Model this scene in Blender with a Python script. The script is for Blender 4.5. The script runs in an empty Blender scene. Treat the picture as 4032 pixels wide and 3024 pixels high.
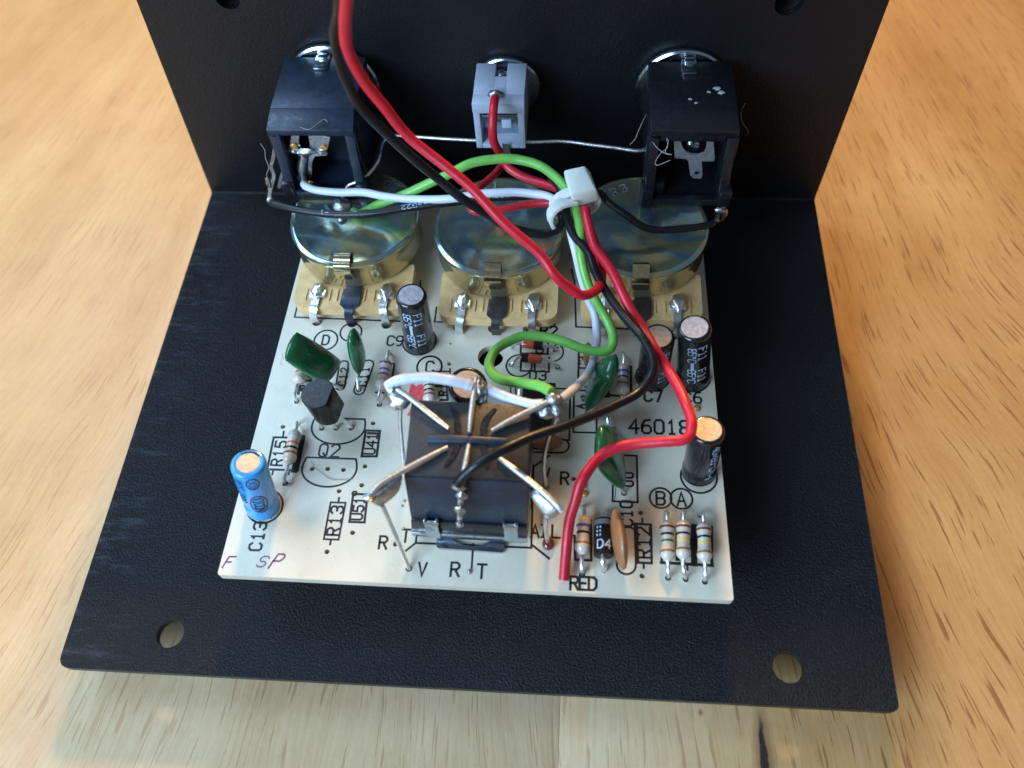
import bpy, bmesh, math, random
from mathutils import Vector, Matrix, noise

# ------------------------------------------------------------------ camera, lamps, exposure
S = 0.00117                      # one build unit = 1.17 mm; the bent sheet's lower face is z = 0, its fold lies on y = 0
scene = bpy.context.scene
cam_data = bpy.data.cameras.new("camera")
cam = bpy.data.objects.new("camera", cam_data)
scene.collection.objects.link(cam)
ROT = Matrix(((0.9971254569527387, 0.059526911568401064, -0.04687611220995499),
              (0.027152319118054546, -0.8583218561439185, -0.5123927622753555),
              (-0.07073595028911311, 0.5096470720653512, -0.8574708667190453)))
right, down, fwd = ROT[0], ROT[1], ROT[2]
m3 = Matrix((right, -down, -fwd)).transposed()
cam.matrix_world = Matrix.Translation(Vector((13.371226376116436, -110.93387286235716, 117.31854890069965)) * S) @ m3.to_4x4()
cam_data.sensor_width = 36.0
cam_data.lens = 3300.0 / 4032.0 * 36.0
cam_data.clip_start = 0.005
cam_data.clip_end = 20.0
cam_data.dof.use_dof = True
cam_data.dof.focus_distance = 124.0 * S
cam_data.dof.aperture_fstop = 17.0
scene.camera = cam
scene.render.engine = 'CYCLES'

world = bpy.data.worlds.new("World")
scene.world = world
world.use_nodes = True
bg = world.node_tree.nodes["Background"]
bg.inputs["Color"].default_value = (0.72, 0.82, 1.0, 1)
bg.inputs["Strength"].default_value = 0.17

def area_lamp(name, loc, target, size, size_y, power, color):
    d = bpy.data.lights.new(name, 'AREA')
    d.shape = 'RECTANGLE'; d.size = size * S; d.size_y = size_y * S
    d.energy = power; d.color = color
    o = bpy.data.objects.new(name, d)
    scene.collection.objects.link(o)
    o.location = Vector(loc) * S
    v = (Vector(target) - Vector(loc)).normalized()
    o.rotation_euler = v.to_track_quat('-Z', 'Y').to_euler()
    return o
# a warm ceiling lamp behind the sheet, a cold window to the left, a cold window behind the photographer
area_lamp("warm_lamp", (10, 780, 480), (0, -40, 0), 110, 110, 19.0, (1.0, 0.61, 0.235))
area_lamp("left_window", (-205, 60, 250), (-20, -40, 0), 180, 140, 0.95, (0.45, 0.69, 1.0))
area_lamp("front_window", (-265, -330, 225), (0, -60, 5), 260, 230, 5.0, (0.48, 0.715, 1.0))
scene.view_settings.view_transform = 'Standard'
scene.view_settings.look = 'None'
scene.view_settings.exposure = 0.0
scene.view_settings.gamma = 1.0

# ------------------------------------------------------------------ materials
def new_mat(name):
    m = bpy.data.materials.new(name); m.use_nodes = True
    return m, m.node_tree.nodes, m.node_tree.links, m.node_tree.nodes["Principled BSDF"]

def coords(n, l, scale=(1, 1, 1), loc=(0, 0, 0)):
    tc = n.new("ShaderNodeTexCoord"); mp = n.new("ShaderNodeMapping")
    l.new(tc.outputs["Object"], mp.inputs["Vector"])
    mp.inputs["Scale"].default_value = tuple(k / S for k in scale)
    mp.inputs["Location"].default_value = loc
    return mp.outputs["Vector"]

def noise_tex(n, l, vec, scale, detail=3, rough=0.5, dist=0.0):
    t = n.new("ShaderNodeTexNoise"); t.inputs["Scale"].default_value = scale
    t.inputs["Detail"].default_value = detail; t.inputs["Roughness"].default_value = rough
    t.inputs["Distortion"].default_value = dist
    l.new(vec, t.inputs["Vector"])
    return t.outputs["Fac"]

def ramp(n, l, fac, stops):
    r = n.new("ShaderNodeValToRGB"); e = r.color_ramp.elements
    while len(e) < len(stops): e.new(0.5)
    for k, (p, c) in enumerate(stops):
        e[k].position = p; e[k].color = (c[0], c[1], c[2], 1) if not isinstance(c, (int, float)) else (c, c, c, 1)
    l.new(fac, r.inputs["Fac"])
    return r.outputs["Color"]

def mix(n, l, fac, a, b, mode='MIX'):
    x = n.new("ShaderNodeMix"); x.data_type = 'RGBA'; x.blend_type = mode
    if isinstance(fac, (int, float)): x.inputs[0].default_value = fac
    else: l.new(fac, x.inputs[0])
    for k, v in ((6, a), (7, b)):
        if isinstance(v, tuple): x.inputs[k].default_value = (v[0], v[1], v[2], 1)
        else: l.new(v, x.inputs[k])
    return x.outputs[2]

def math_n(n, l, op, a, b=0.0, c=None):
    x = n.new("ShaderNodeMath"); x.operation = op
    for k, v in enumerate((a, b) if c is None else (a, b, c)):
        if isinstance(v, (int, float)): x.inputs[k].default_value = v
        else: l.new(v, x.inputs[k])
    return x.outputs[0]

def bump(n, l, p, h, strength, dist):
    b = n.new("ShaderNodeBump"); b.inputs["Strength"].default_value = strength
    b.inputs["Distance"].default_value = dist * S
    l.new(h, b.inputs["Height"]); l.new(b.outputs["Normal"], p.inputs["Normal"])

def simple(name, col, rough=0.4, metal=0.0, vary=0.15, nscale=0.6, bumpy=0.0, bscale=2.0, coat=0.0, trans=0.0, sss=0.0, spec=0.5, rvary=0.25):
    m, n, l, p = new_mat(name)
    v = coords(n, l)
    f = noise_tex(n, l, v, nscale, 4, 0.6)
    lo = tuple(c * (1 - vary) for c in col); hi = tuple(min(1, c * (1 + vary)) for c in col)
    l.new(ramp(n, l, f, [(0.3, lo), (0.7, hi)]), p.inputs["Base Color"])
    f2 = noise_tex(n, l, v, nscale * 3.1, 3, 0.6)
    l.new(ramp(n, l, f2, [(0.3, max(0.02, rough * (1 - rvary))), (0.7, min(1, rough * (1 + rvary)))]), p.inputs["Roughness"])
    p.inputs["Metallic"].default_value = metal
    p.inputs["Specular IOR Level"].default_value = spec
    p.inputs["Coat Weight"].default_value = coat
    p.inputs["Coat Roughness"].default_value = 0.08
    p.inputs["Transmission Weight"].default_value = trans
    p.inputs["Subsurface Weight"].default_value = sss
    p.inputs["Subsurface Radius"].default_value = (1, 1, 1)
    p.inputs["Subsurface Scale"].default_value = 1.0 * S
    if bumpy: bump(n, l, p, noise_tex(n, l, v, bscale, 3, 0.6), bumpy, 0.25)
    return m

def paint_mat():
    m, n, l, p = new_mat("black_crinkle_paint")
    v = coords(n, l)
    big = noise_tex(n, l, v, 0.045, 4, 0.6)
    base = ramp(n, l, big, [(0.3, (0.0045, 0.005, 0.0065)), (0.7, (0.008, 0.0085, 0.010))])
    # worn, scuffed strip along the left edge of the floor sheet and scattered dust specks
    sx = n.new("ShaderNodeSeparateXYZ"); l.new(v, sx.inputs[0])
    edge = n.new("ShaderNodeMapRange"); edge.inputs[1].default_value = -46; edge.inputs[2].default_value = -58
    l.new(sx.outputs[0], edge.inputs[0])
    gw = n.new("ShaderNodeNewGeometry"); sw_ = n.new("ShaderNodeSeparateXYZ"); l.new(gw.outputs["True Normal"], sw_.inputs[0])
    flatness = math_n(n, l, 'MAXIMUM', sw_.outputs[2], 0.12)
    scr = noise_tex(n, l, coords(n, l, (0.25, 1.4, 0.6)), 0.55, 5, 0.75)
    scr = ramp(n, l, scr, [(0.52, 0.0), (0.72, 1.0)])
    wear_sheen = math_n(n, l, 'MULTIPLY', math_n(n, l, 'MULTIPLY', edge.outputs[0], flatness), scr)
    fedge = n.new("ShaderNodeMapRange"); fedge.inputs[1].default_value = -86.5; fedge.inputs[2].default_value = -89.4
    l.new(sx.outputs[1], fedge.inputs[0])
    scr2 = ramp(n, l, noise_tex(n, l, coords(n, l, (0.7, 0.7, 0.7)), 1.0, 5, 0.75), [(0.50, 0.0), (0.62, 1.0)])
    wear_sheen = math_n(n, l, 'MAXIMUM', wear_sheen, math_n(n, l, 'MULTIPLY', fedge.outputs[0], scr2))  # front edge scuffs, with its blue sheen painted into the colour
    wear_sheen = math_n(n, l, 'MULTIPLY', wear_sheen, 0.6)
    base = mix(n, l, wear_sheen, base, (0.10, 0.12, 0.15))
    vo = n.new("ShaderNodeTexVoronoi"); vo.inputs["Scale"].default_value = 0.33; l.new(v, vo.inputs["Vector"])
    dust = ramp(n, l, vo.outputs["Distance"], [(0.0, 1.0), (0.055, 0.0)])
    dm = ramp(n, l, noise_tex(n, l, v, 0.11, 2), [(0.52, 0.0), (0.66, 0.6)])
    base = mix(n, l, math_n(n, l, 'MULTIPLY', dust, dm), base, (0.16, 0.16, 0.17))
    l.new(base, p.inputs["Base Color"])
    p.inputs["Roughness"].default_value = 0.36
    h1 = noise_tex(n, l, v, 3.3, 3, 0.6)
    h2 = noise_tex(n, l, v, 6.5, 2, 0.5)
    h = math_n(n, l, 'ADD', h1, math_n(n, l, 'MULTIPLY', h2, 0.5))
    g = n.new("ShaderNodeNewGeometry"); sn = n.new("ShaderNodeSeparateXYZ"); l.new(g.outputs["True Normal"], sn.inputs[0])
    amt = math_n(n, l, 'MULTIPLY_ADD', math_n(n, l, 'ABSOLUTE', sn.outputs[2]), 0.7, 0.3)      # the upright panel is smoother than the floor sheet
    bump(n, l, p, math_n(n, l, 'MULTIPLY', h, amt), 1.0, 0.30)
    p.inputs["Specular IOR Level"].default_value = 0.27
    return m

def wood_mat():
    m, n, l, p = new_mat("oiled_light_wood")
    tc = n.new("ShaderNodeTexCoord")
    mp = n.new("ShaderNodeMapping"); mp.inputs["Scale"].default_value = (1 / S,) * 3
    l.new(tc.outputs["Object"], mp.inputs["Vector"])
    s = n.new("ShaderNodeSeparateXYZ"); l.new(mp.outputs["Vector"], s.inputs[0])
    x, y = s.outputs[0], s.outputs[1]
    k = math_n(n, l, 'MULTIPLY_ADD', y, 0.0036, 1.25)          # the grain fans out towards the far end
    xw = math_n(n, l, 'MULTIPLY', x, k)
    wob = noise_tex(n, l, coords(n, l, (0.02, 0.012, 0.02)), 1.0, 2)
    xw = math_n(n, l, 'ADD', xw, math_n(n, l, 'MULTIPLY', wob, 16))
    def vec(ax, ay, off=0.0):
        c = n.new("ShaderNodeCombineXYZ")
        l.new(math_n(n, l, 'MULTIPLY', xw, ax), c.inputs[0]); l.new(math_n(n, l, 'MULTIPLY', y, ay), c.inputs[1])
        oi = n.new("ShaderNodeObjectInfo")
        l.new(math_n(n, l, 'MULTIPLY_ADD', oi.outputs["Random"], 0.2, off), c.inputs[2])
        return c.outputs[0]
    tone = noise_tex(n, l, vec(0.075, 0.008), 1.0, 3, 0.55)
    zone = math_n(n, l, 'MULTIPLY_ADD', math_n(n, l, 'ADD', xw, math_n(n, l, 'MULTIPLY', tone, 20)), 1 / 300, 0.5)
    fine = noise_tex(n, l, vec(2.0, 0.07, 3.0), 1.0, 5, 0.7)
    speck = noise_tex(n, l, coords(n, l, (1.3, 0.8, 1.0)), 1.0, 4, 0.7)
    dark = ramp(n, l, zone, [(0.30, (0.42, 0.235, 0.085)), (0.40, (0.45, 0.295, 0.15)), (0.62, (0.45, 0.295, 0.15)), (0.70, (0.40, 0.20, 0.060))])  # wood tone across the table, with front shade and warm right light painted in
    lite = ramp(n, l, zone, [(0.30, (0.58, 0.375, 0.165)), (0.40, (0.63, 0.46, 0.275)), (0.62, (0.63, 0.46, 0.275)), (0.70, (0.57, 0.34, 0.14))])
    blot = noise_tex(n, l, vec(0.05, 0.06, 7.0), 1.0, 4, 0.6)
    f = math_n(n, l, 'ADD', math_n(n, l, 'MULTIPLY', tone, 0.40), math_n(n, l, 'MULTIPLY', blot, 0.24))
    f = math_n(n, l, 'ADD', f, math_n(n, l, 'MULTIPLY', fine, 0.30))
    f = math_n(n, l, 'ADD', f, math_n(n, l, 'MULTIPLY', speck, 0.16))
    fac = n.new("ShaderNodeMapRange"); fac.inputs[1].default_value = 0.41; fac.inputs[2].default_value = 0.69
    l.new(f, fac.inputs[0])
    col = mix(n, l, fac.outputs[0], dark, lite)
    rose = ramp(n, l, noise_tex(n, l, vec(0.11, 0.016, 41.0), 1.0, 3, 0.6, 0.8), [(0.62, 0.0), (0.70, 0.40)])
    col = mix(n, l, rose, col, (0.50, 0.25, 0.11))
    right_zone = ramp(n, l, zone, [(0.62, 0.0), (0.70, 1.0)])
    pore = noise_tex(n, l, vec(2.1, 0.11, 11.0), 1.0, 2, 0.5, 0.15)
    pm = ramp(n, l, pore, [(0.60, 0.0), (0.66, 1.0)])
    area = ramp(n, l, noise_tex(n, l, vec(0.03, 0.03, 19.0), 1.0, 2), [(0.36, 0.22), (0.62, 0.6)])
    area = math_n(n, l, 'MAXIMUM', area, math_n(n, l, 'MULTIPLY', right_zone, 0.75))
    pmask = math_n(n, l, 'MULTIPLY', pm, area)
    col = mix(n, l, pmask, col, mix(n, l, right_zone, (0.33, 0.165, 0.065), (0.20, 0.075, 0.016)))
    # dark split with a burnt halo near the front right, and a few brown flecks round it
    def ell(cx, cy, rx, ry, shear=0.0):
        dx = math_n(n, l, 'SUBTRACT', x, cx); dy = math_n(n, l, 'SUBTRACT', y, cy)
        dx = math_n(n, l, 'ADD', dx, math_n(n, l, 'MULTIPLY', dy, shear))
        jig = math_n(n, l, 'MULTIPLY', math_n(n, l, 'SUBTRACT', noise_tex(n, l, coords(n, l, (0.3, 0.3, 0.3)), 1.0, 3), 0.5), 1.1)
        dx = math_n(n, l, 'ADD', dx, jig)
        a = math_n(n, l, 'DIVIDE', dx, rx); b = math_n(n, l, 'DIVIDE', dy, ry)
        return math_n(n, l, 'ADD', math_n(n, l, 'MULTIPLY', a, a), math_n(n, l, 'MULTIPLY', b, b))
    e = ell(40.6, -98.0, 1.9, 12.0)
    col = mix(n, l, ramp(n, l, e, [(0.15, 0.75), (1.0, 0.0)]), col, (0.20, 0.075, 0.025))
    e2 = ell(40.5, -97.5, 0.62, 9.0)
    col = mix(n, l, ramp(n, l, e2, [(0.5, 1.0), (1.0, 0.0)]), col, (0.022, 0.012, 0.008))
    vo = n.new("ShaderNodeTexVoronoi"); vo.inputs["Scale"].default_value = 0.36
    l.new(coords(n, l, (1.0, 0.7, 1.0)), vo.inputs["Vector"])
    near = ramp(n, l, ell(34.0, -93.0, 12.0, 9.0), [(0.3, 1.0), (1.0, 0.0)])
    fl = math_n(n, l, 'MULTIPLY', ramp(n, l, vo.outputs["Distance"], [(0.05, 1.0), (0.16, 0.0)]), near)
    col = mix(n, l, fl, col, (0.25, 0.10, 0.03))
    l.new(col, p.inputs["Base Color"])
    l.new(ramp(n, l, fine, [(0.3, 0.38), (0.7, 0.52)]), p.inputs["Roughness"])
    hh = math_n(n, l, 'SUBTRACT', fine, math_n(n, l, 'MULTIPLY', pmask, 1.2))
    bump(n, l, p, hh, 0.25, 0.2)
    return m

def board_mat():
    m, n, l, p = new_mat("cream_laminate")
    v = coords(n, l)
    f = noise_tex(n, l, v, 0.07, 4, 0.6)
    col = ramp(n, l, f, [(0.3, (0.62, 0.555, 0.415)), (0.7, (0.73, 0.67, 0.53))])
    ck = n.new("ShaderNodeTexChecker"); ck.inputs["Scale"].default_value = 1.55
    ck.inputs["Color1"].default_value = (1, 1, 1, 1); ck.inputs["Color2"].default_value = (0, 0, 0, 1)
    l.new(v, ck.inputs["Vector"])
    wv = n.new("ShaderNodeTexVoronoi"); wv.inputs["Scale"].default_value = 1.6; wv.inputs["Randomness"].default_value = 0.25
    l.new(v, wv.inputs["Vector"])
    sq = ramp(n, l, wv.outputs["Distance"], [(0.28, 1.0), (0.36, 0.0)])
    s = n.new("ShaderNodeSeparateXYZ"); l.new(v, s.inputs[0])
    dx = math_n(n, l, 'DIVIDE', math_n(n, l, 'SUBTRACT', s.outputs[0], 0.0), 11.0)
    dy = math_n(n, l, 'DIVIDE', math_n(n, l, 'SUBTRACT', s.outputs[1], -46.0), 7.5)
    rr = math_n(n, l, 'ADD', math_n(n, l, 'MULTIPLY', dx, dx), math_n(n, l, 'MULTIPLY', dy, dy))
    rr = math_n(n, l, 'ADD', rr, math_n(n, l, 'MULTIPLY', math_n(n, l, 'SUBTRACT', f, 0.5), 1.5))
    region = ramp(n, l, rr, [(0.6, 0.42), (1.1, 0.05)])
    col = mix(n, l, math_n(n, l, 'MULTIPLY', sq, region), col, (0.42, 0.39, 0.33))
    st = ramp(n, l, noise_tex(n, l, v, 0.22, 4, 0.7), [(0.57, 0.0), (0.76, 0.40)])
    col = mix(n, l, st, col, (0.52, 0.42, 0.27))
    l.new(col, p.inputs["Base Color"])
    l.new(ramp(n, l, noise_tex(n, l, v, 0.5, 4, 0.7), [(0.3, 0.24), (0.7, 0.42)]), p.inputs["Roughness"])
    bump(n, l, p, noise_tex(n, l, v, 1.7, 3, 0.6), 0.22, 0.12)
    return m

def chromate_mat():
    m, n, l, p = new_mat("iridescent_zinc_plate")
    v = coords(n, l)
    f = noise_tex(n, l, v, 0.10, 2, 0.5, 1.6)
    col = ramp(n, l, f, [(0.25, (0.33, 0.24, 0.28)), (0.36, (0.20, 0.29, 0.35)), (0.44, (0.32, 0.43, 0.39)), (0.52, (0.47, 0.48, 0.29)), (0.64, (0.64, 0.54, 0.29)), (0.78, (0.46, 0.37, 0.29))])
    # hue of the film also follows how steep the pressed metal is: gold on the skirt
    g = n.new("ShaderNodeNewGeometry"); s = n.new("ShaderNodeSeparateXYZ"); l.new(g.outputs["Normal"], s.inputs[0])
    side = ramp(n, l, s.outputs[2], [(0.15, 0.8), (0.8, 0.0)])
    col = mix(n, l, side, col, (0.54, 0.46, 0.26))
    dirt = ramp(n, l, noise_tex(n, l, v, 0.9, 5, 0.75), [(0.60, 0.0), (0.85, 0.30)])
    col = mix(n, l, dirt, col, (0.16, 0.14, 0.11))
    l.new(col, p.inputs["Base Color"]); p.inputs["Metallic"].default_value = 0.86
    l.new(ramp(n, l, noise_tex(n, l, v, 0.5, 4, 0.7), [(0.3, 0.09), (0.75, 0.22)]), p.inputs["Roughness"])
    bump(n, l, p, noise_tex(n, l, v, 0.45, 2), 0.08, 0.3)
    return m

PAINT = paint_mat(); WOOD = wood_mat(); BOARD = board_mat(); CHROM = chromate_mat()
INK = simple("black_ink", (0.012, 0.012, 0.013), 0.5, vary=0.3)
PURPLE = simple("purple_pen_ink", (0.16, 0.055, 0.13), 0.6, vary=0.3)
REDINK = simple("red_marker_ink", (0.75, 0.07, 0.08), 0.5, vary=0.4, nscale=2.0)
TIN = simple("tinned_metal", (0.80, 0.81, 0.82), 0.34, 1.0, 0.12, 1.2, 0.15, 1.5)
SOLDER = simple("solder", (0.44, 0.44, 0.44), 0.36, 1.0, 0.25, 1.0, 0.5, 1.1)
FLUX = simple("amber_flux", (0.50, 0.22, 0.03), 0.12, 0.0, 0.4, 1.5, coat=0.6, sss=0.2)
REDFLUX = simple("dark_red_flux", (0.17, 0.03, 0.02), 0.12, 0.0, 0.4, 1.5, coat=0.6)
STEEL = simple("bright_zinc_steel", (0.50, 0.56, 0.62), 0.2, 1.0, 0.2, 0.8, 0.1, 1.2)
BRASSY = simple("yellow_zinc_tab", (0.72, 0.64, 0.38), 0.17, 1.0, 0.2, 1.5)
DULLSTEEL = simple("dull_grey_steel", (0.30, 0.30, 0.31), 0.5, 0.7, 0.2, 0.8, 0.15, 2.0)
DARKMETAL = simple("tarnished_dark_metal", (0.085, 0.080, 0.085), 0.32, 0.8, 0.25, 0.8)
GOLDPIN = simple("tarnished_pin", (0.60, 0.55, 0.48), 0.40, 0.75, 0.18, 1.2, 0.3, 2.2)
PHENOL = simple("tan_phenolic", (0.70, 0.45, 0.20), 0.45, vary=0.18, nscale=0.5, bumpy=0.15, bscale=2.5)
BLACKP = simple("black_plastic", (0.007, 0.008, 0.011), 0.30, vary=0.25, bumpy=0.06, bscale=2.0)
DUSTYBLUEP = simple("dusty_blue_lit_plastic", (0.011, 0.019, 0.036), 0.42, vary=0.35, nscale=0.35, bumpy=0.10, bscale=1.2)  # dusty black plastic, the cold window light's blue put into its colour
GREYP = simple("pale_grey_plastic", (0.38, 0.42, 0.50), 0.45, vary=0.08, bumpy=0.08, bscale=1.5)
WARMLITP = simple("warm_lit_plastic", (0.020, 0.016, 0.0155), 0.52, vary=0.2, bumpy=0.08, bscale=2.2)  # black plastic of the switch top with warm lamplight put into the colour
NYLON = simple("milky_nylon", (0.74, 0.77, 0.70), 0.35, vary=0.06, sss=0.6, trans=0.12)
REDW = simple("red_insulation", (0.56, 0.010, 0.028), 0.36, vary=0.10, bumpy=0.08, bscale=0.9)
REDTIN = simple("red_thin_insulation", (0.42, 0.012, 0.022), 0.3, vary=0.12)
GREENW = simple("green_insulation", (0.155, 0.44, 0.075), 0.38, vary=0.10, bumpy=0.08, bscale=0.9)
WHITEW = simple("white_insulation", (0.58, 0.61, 0.70), 0.38, vary=0.05, bumpy=0.06, bscale=0.9)
BLACKW = simple("black_insulation", (0.006, 0.006, 0.0075), 0.36, spec=0.35, vary=0.2, bumpy=0.10, bscale=0.9)
FILM = simple("green_dipped_film", (0.008, 0.105, 0.036), 0.22, vary=0.2, nscale=0.5, coat=0.5, bumpy=0.10, bscale=0.7)
SLEEVE = simple("black_sleeve", (0.008, 0.009, 0.011), 0.2, vary=0.3, coat=0.3, bumpy=0.05)
BLUESL = simple("blue_sleeve", (0.035, 0.30, 0.72), 0.25, vary=0.03, coat=0.3)
CANTOP = simple("rough_aluminium", (0.46, 0.42, 0.42), 0.55, 0.35, 0.25, 1.6, 0.35, 2.0)
CANLIT = simple("warm_lit_aluminium", (0.62, 0.46, 0.33), 0.5, 0.35, 0.2, 1.6, 0.3, 2.0)  # can aluminium with the lamp's warm light put into the colour
SILKW = simple("blue_white_print", (0.42, 0.52, 0.68), 0.5)
RESBODY = simple("beige_resistor", (0.60, 0.50, 0.40), 0.25, vary=0.08, coat=0.3)
CERAM = simple("brown_ceramic", (0.33, 0.135, 0.048), 0.35, vary=0.15, bumpy=0.08)
EPOXY = simple("black_epoxy", (0.012, 0.008, 0.0075), 0.3, spec=0.3, vary=0.25, bumpy=0.04, bscale=2.4)
GLASSD = simple("orange_red_glass", (0.42, 0.06, 0.035), 0.06, vary=0.3, coat=1.0)
LINT = simple("grey_lint", (0.30, 0.28, 0.27), 0.8)
BAND = {k: simple(k + "_band", c, 0.3) for k, c in dict(brown=(0.16, 0.035, 0.02), black=(0.01, 0.01, 0.01), green=(0.01, 0.17, 0.06), yellow=(0.72, 0.55, 0.08), gold=(0.27, 0.12, 0.035), red=(0.42, 0.02, 0.03), orange=(0.72, 0.14, 0.03), violet=(0.17, 0.09, 0.40), blue=(0.03, 0.10, 0.42), grey=(0.42, 0.40, 0.37)).items()}

# ------------------------------------------------------------------ helpers
COL = scene.collection
WLOC = {}
def tag(o, label=None, cat=None, group=None, kind=None):
    for k, v in (('label', label), ('category', cat), ('group', group), ('kind', kind)):
        if v: o[k] = v
    return o

def thing(name, loc, label, cat, group=None):
    o = bpy.data.objects.new(name, None); o.empty_display_size = 2 * S
    COL.objects.link(o); o.location = Vector(loc) * S
    WLOC[o] = Vector(loc)
    return tag(o, label, cat, group)

def finish(name, me, mat, parent, origin, sharp):
    o = bpy.data.objects.new(name, me)
    me.materials.append(mat)
    for pl in me.polygons: pl.use_smooth = True
    me.set_sharp_from_angle(angle=math.radians(sharp))
    COL.objects.link(o)
    if parent is not None:
        o.parent = parent; base = WLOC[parent]; WLOC[o] = base
    else:
        base = Vector(origin); o.location = base * S; WLOC[o] = base
    mt = Matrix.Scale(S, 4) @ Matrix.Translation(-base)
    me.transform(mt); me.update()
    return o

def obj(name, bm, mat, parent=None, origin=(0, 0, 0), sharp=38):
    bmesh.ops.recalc_face_normals(bm, faces=bm.faces[:])
    me = bpy.data.meshes.new(name); bm.to_mesh(me); bm.free()
    return finish(name, me, mat, parent, origin, sharp)

def BM(): return bmesh.new()

def box(bm, lo, hi, bev=0.0, M=None):
    g = bmesh.ops.create_cube(bm, size=1.0)
    c = [(a + b) / 2 for a, b in zip(lo, hi)]; s = [abs(b - a) for a, b in zip(lo, hi)]
    vs = g['verts']
    for v in vs:
        v.co = Vector((v.co.x * s[0] + c[0], v.co.y * s[1] + c[1], v.co.z * s[2] + c[2]))
    if bev:
        es = list({e for v in vs for e in v.link_edges})
        r = bmesh.ops.bevel(bm, geom=es, offset=bev, segments=2, affect='EDGES', profile=0.5)
        vs = list({v for f in r['faces'] for v in f.verts} | {v for v in vs if v.is_valid})
    if M is not None: bmesh.ops.transform(bm, matrix=M, verts=vs)

def hexa(bm, b, t, bev=0.0):
    """solid from four bottom and four top corners (same order)"""
    vs = [bm.verts.new(p) for p in list(b) + list(t)]
    fs = [bm.faces.new([vs[k] for k in q]) for q in ((3, 2, 1, 0), (4, 5, 6, 7), (0, 1, 5, 4), (1, 2, 6, 5), (2, 3, 7, 6), (3, 0, 4, 7))]
    if bev:
        es = list({e for f in fs for e in f.edges})
        bmesh.ops.bevel(bm, geom=es, offset=bev, segments=2, affect='EDGES', profile=0.5)

def smooth_path(pts, sub=6):
    P = [Vector(p) for p in pts]
    if len(P) < 3: return P
    out = []
    ext = [P[0] * 2 - P[1]] + P + [P[-1] * 2 - P[-2]]
    for i in range(1, len(ext) - 2):
        p0, p1, p2, p3 = ext[i - 1:i + 3]
        for k in range(sub):
            t = k / sub
            # centripetal-like Catmull-Rom
            out.append(0.5 * ((2 * p1) + (-p0 + p2) * t + (2 * p0 - 5 * p1 + 4 * p2 - p3) * t * t + (-p0 + 3 * p1 - 3 * p2 + p3) * t ** 3))
    out.append(P[-1])
    return out

def tube(bm, pts, r, seg=10, sub=6, flat=None):
    path = smooth_path(pts, sub)
    n = len(path); rings = []; up = None
    for i, p in enumerate(path):
        t = (path[min(i + 1, n - 1)] - path[max(i - 1, 0)]).normalized()
        if up is None:
            up = Vector((0, 0, 1)) if abs(t.z) < 0.9 else Vector((0, 1, 0))
        a = t.cross(up)
        if a.length < 1e-6: a = t.orthogonal()
        a.normalize(); b = a.cross(t).normalized(); up = b
        if isinstance(r, (list, tuple)):
            f = i / max(1, n - 1) * (len(r) - 1); k = min(int(f), len(r) - 2); rr = r[k] + (r[k + 1] - r[k]) * (f - k)
        else: rr = r
        fb = flat or 1.0
        rings.append([bm.verts.new(p + (a * math.cos(2 * math.pi * j / seg) + b * fb * math.sin(2 * math.pi * j / seg)) * rr) for j in range(seg)])
    for i in range(n - 1):
        for j in range(seg):
            bm.faces.new((rings[i][j], rings[i][(j + 1) % seg], rings[i + 1][(j + 1) % seg], rings[i + 1][j]))
    bm.faces.new(rings[0][::-1]); bm.faces.new(rings[-1])

def strap(bm, pts, w, th, sub=5, wdir=None):
    """flat metal strip: rectangular section w x th swept along pts, width along wdir"""
    path = smooth_path(pts, sub); n = len(path); rings = []
    wd0 = Vector(wdir) if wdir else Vector((1, 0, 0))
    for i, p in enumerate(path):
        t = (path[min(i + 1, n - 1)] - path[max(i - 1, 0)]).normalized()
        wd = (wd0 - t * wd0.dot(t)).normalized(); nn = wd.cross(t).normalized()
        ww = w(i / (n - 1)) if callable(w) else w
        rings.append([bm.verts.new(p + wd * a * ww / 2 + nn * b * th / 2) for a, b in ((-1, -1), (1, -1), (1, 1), (-1, 1))])
    for i in range(n - 1):
        for j in range(4): bm.faces.new((rings[i][j], rings[i][(j + 1) % 4], rings[i + 1][(j + 1) % 4], rings[i + 1][j]))
    bm.faces.new(rings[0][::-1]); bm.faces.new(rings[-1])

def frame(p0, p1):
    z = (Vector(p1) - Vector(p0)).normalized()
    x = Vector((1, 0, 0)); x = (x - z * x.dot(z)).normalized(); y = z.cross(x)
    return x, y, z

def lathe(bm, p0, p1, prof, seg=28):
    """prof: (distance along axis from p0, radius)"""
    x, y, z = frame(p0, p1); p0 = Vector(p0); rings = []
    for h, r in prof:
        c = p0 + z * h
        if r < 1e-5: rings.append([bm.verts.new(c)])
        else: rings.append([bm.verts.new(c + (x * math.cos(2 * math.pi * j / seg) + y * math.sin(2 * math.pi * j / seg)) * r) for j in range(seg)])
    for A, B in zip(rings, rings[1:]):
        if len(A) == 1 and len(B) == 1: continue
        for j in range(seg):
            k = (j + 1) % seg
            if len(A) == 1: bm.faces.new((A[0], B[k], B[j]))
            elif len(B) == 1: bm.faces.new((A[j], A[k], B[0]))
            else: bm.faces.new((A[j], A[k], B[k], B[j]))
    if len(rings[0]) > 1: bm.faces.new(rings[0][::-1])
    if len(rings[-1]) > 1: bm.faces.new(rings[-1])

def blob(bm, c, r, seed=0, amt=0.18, sub=3, rot=None):
    g = bmesh.ops.create_icosphere(bm, subdivisions=sub, radius=1.0)
    rr = Vector(r) if not isinstance(r, (int, float)) else Vector((r, r, r))
    for v in g['verts']:
        d = 1 + amt * noise.noise(v.co * 1.4 + Vector((seed * 3.1, seed, 0)))
        co = Vector((v.co.x * rr.x, v.co.y * rr.y, v.co.z * rr.z)) * d
        if rot is not None: co = rot @ co
        v.co = co + Vector(c)

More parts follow.
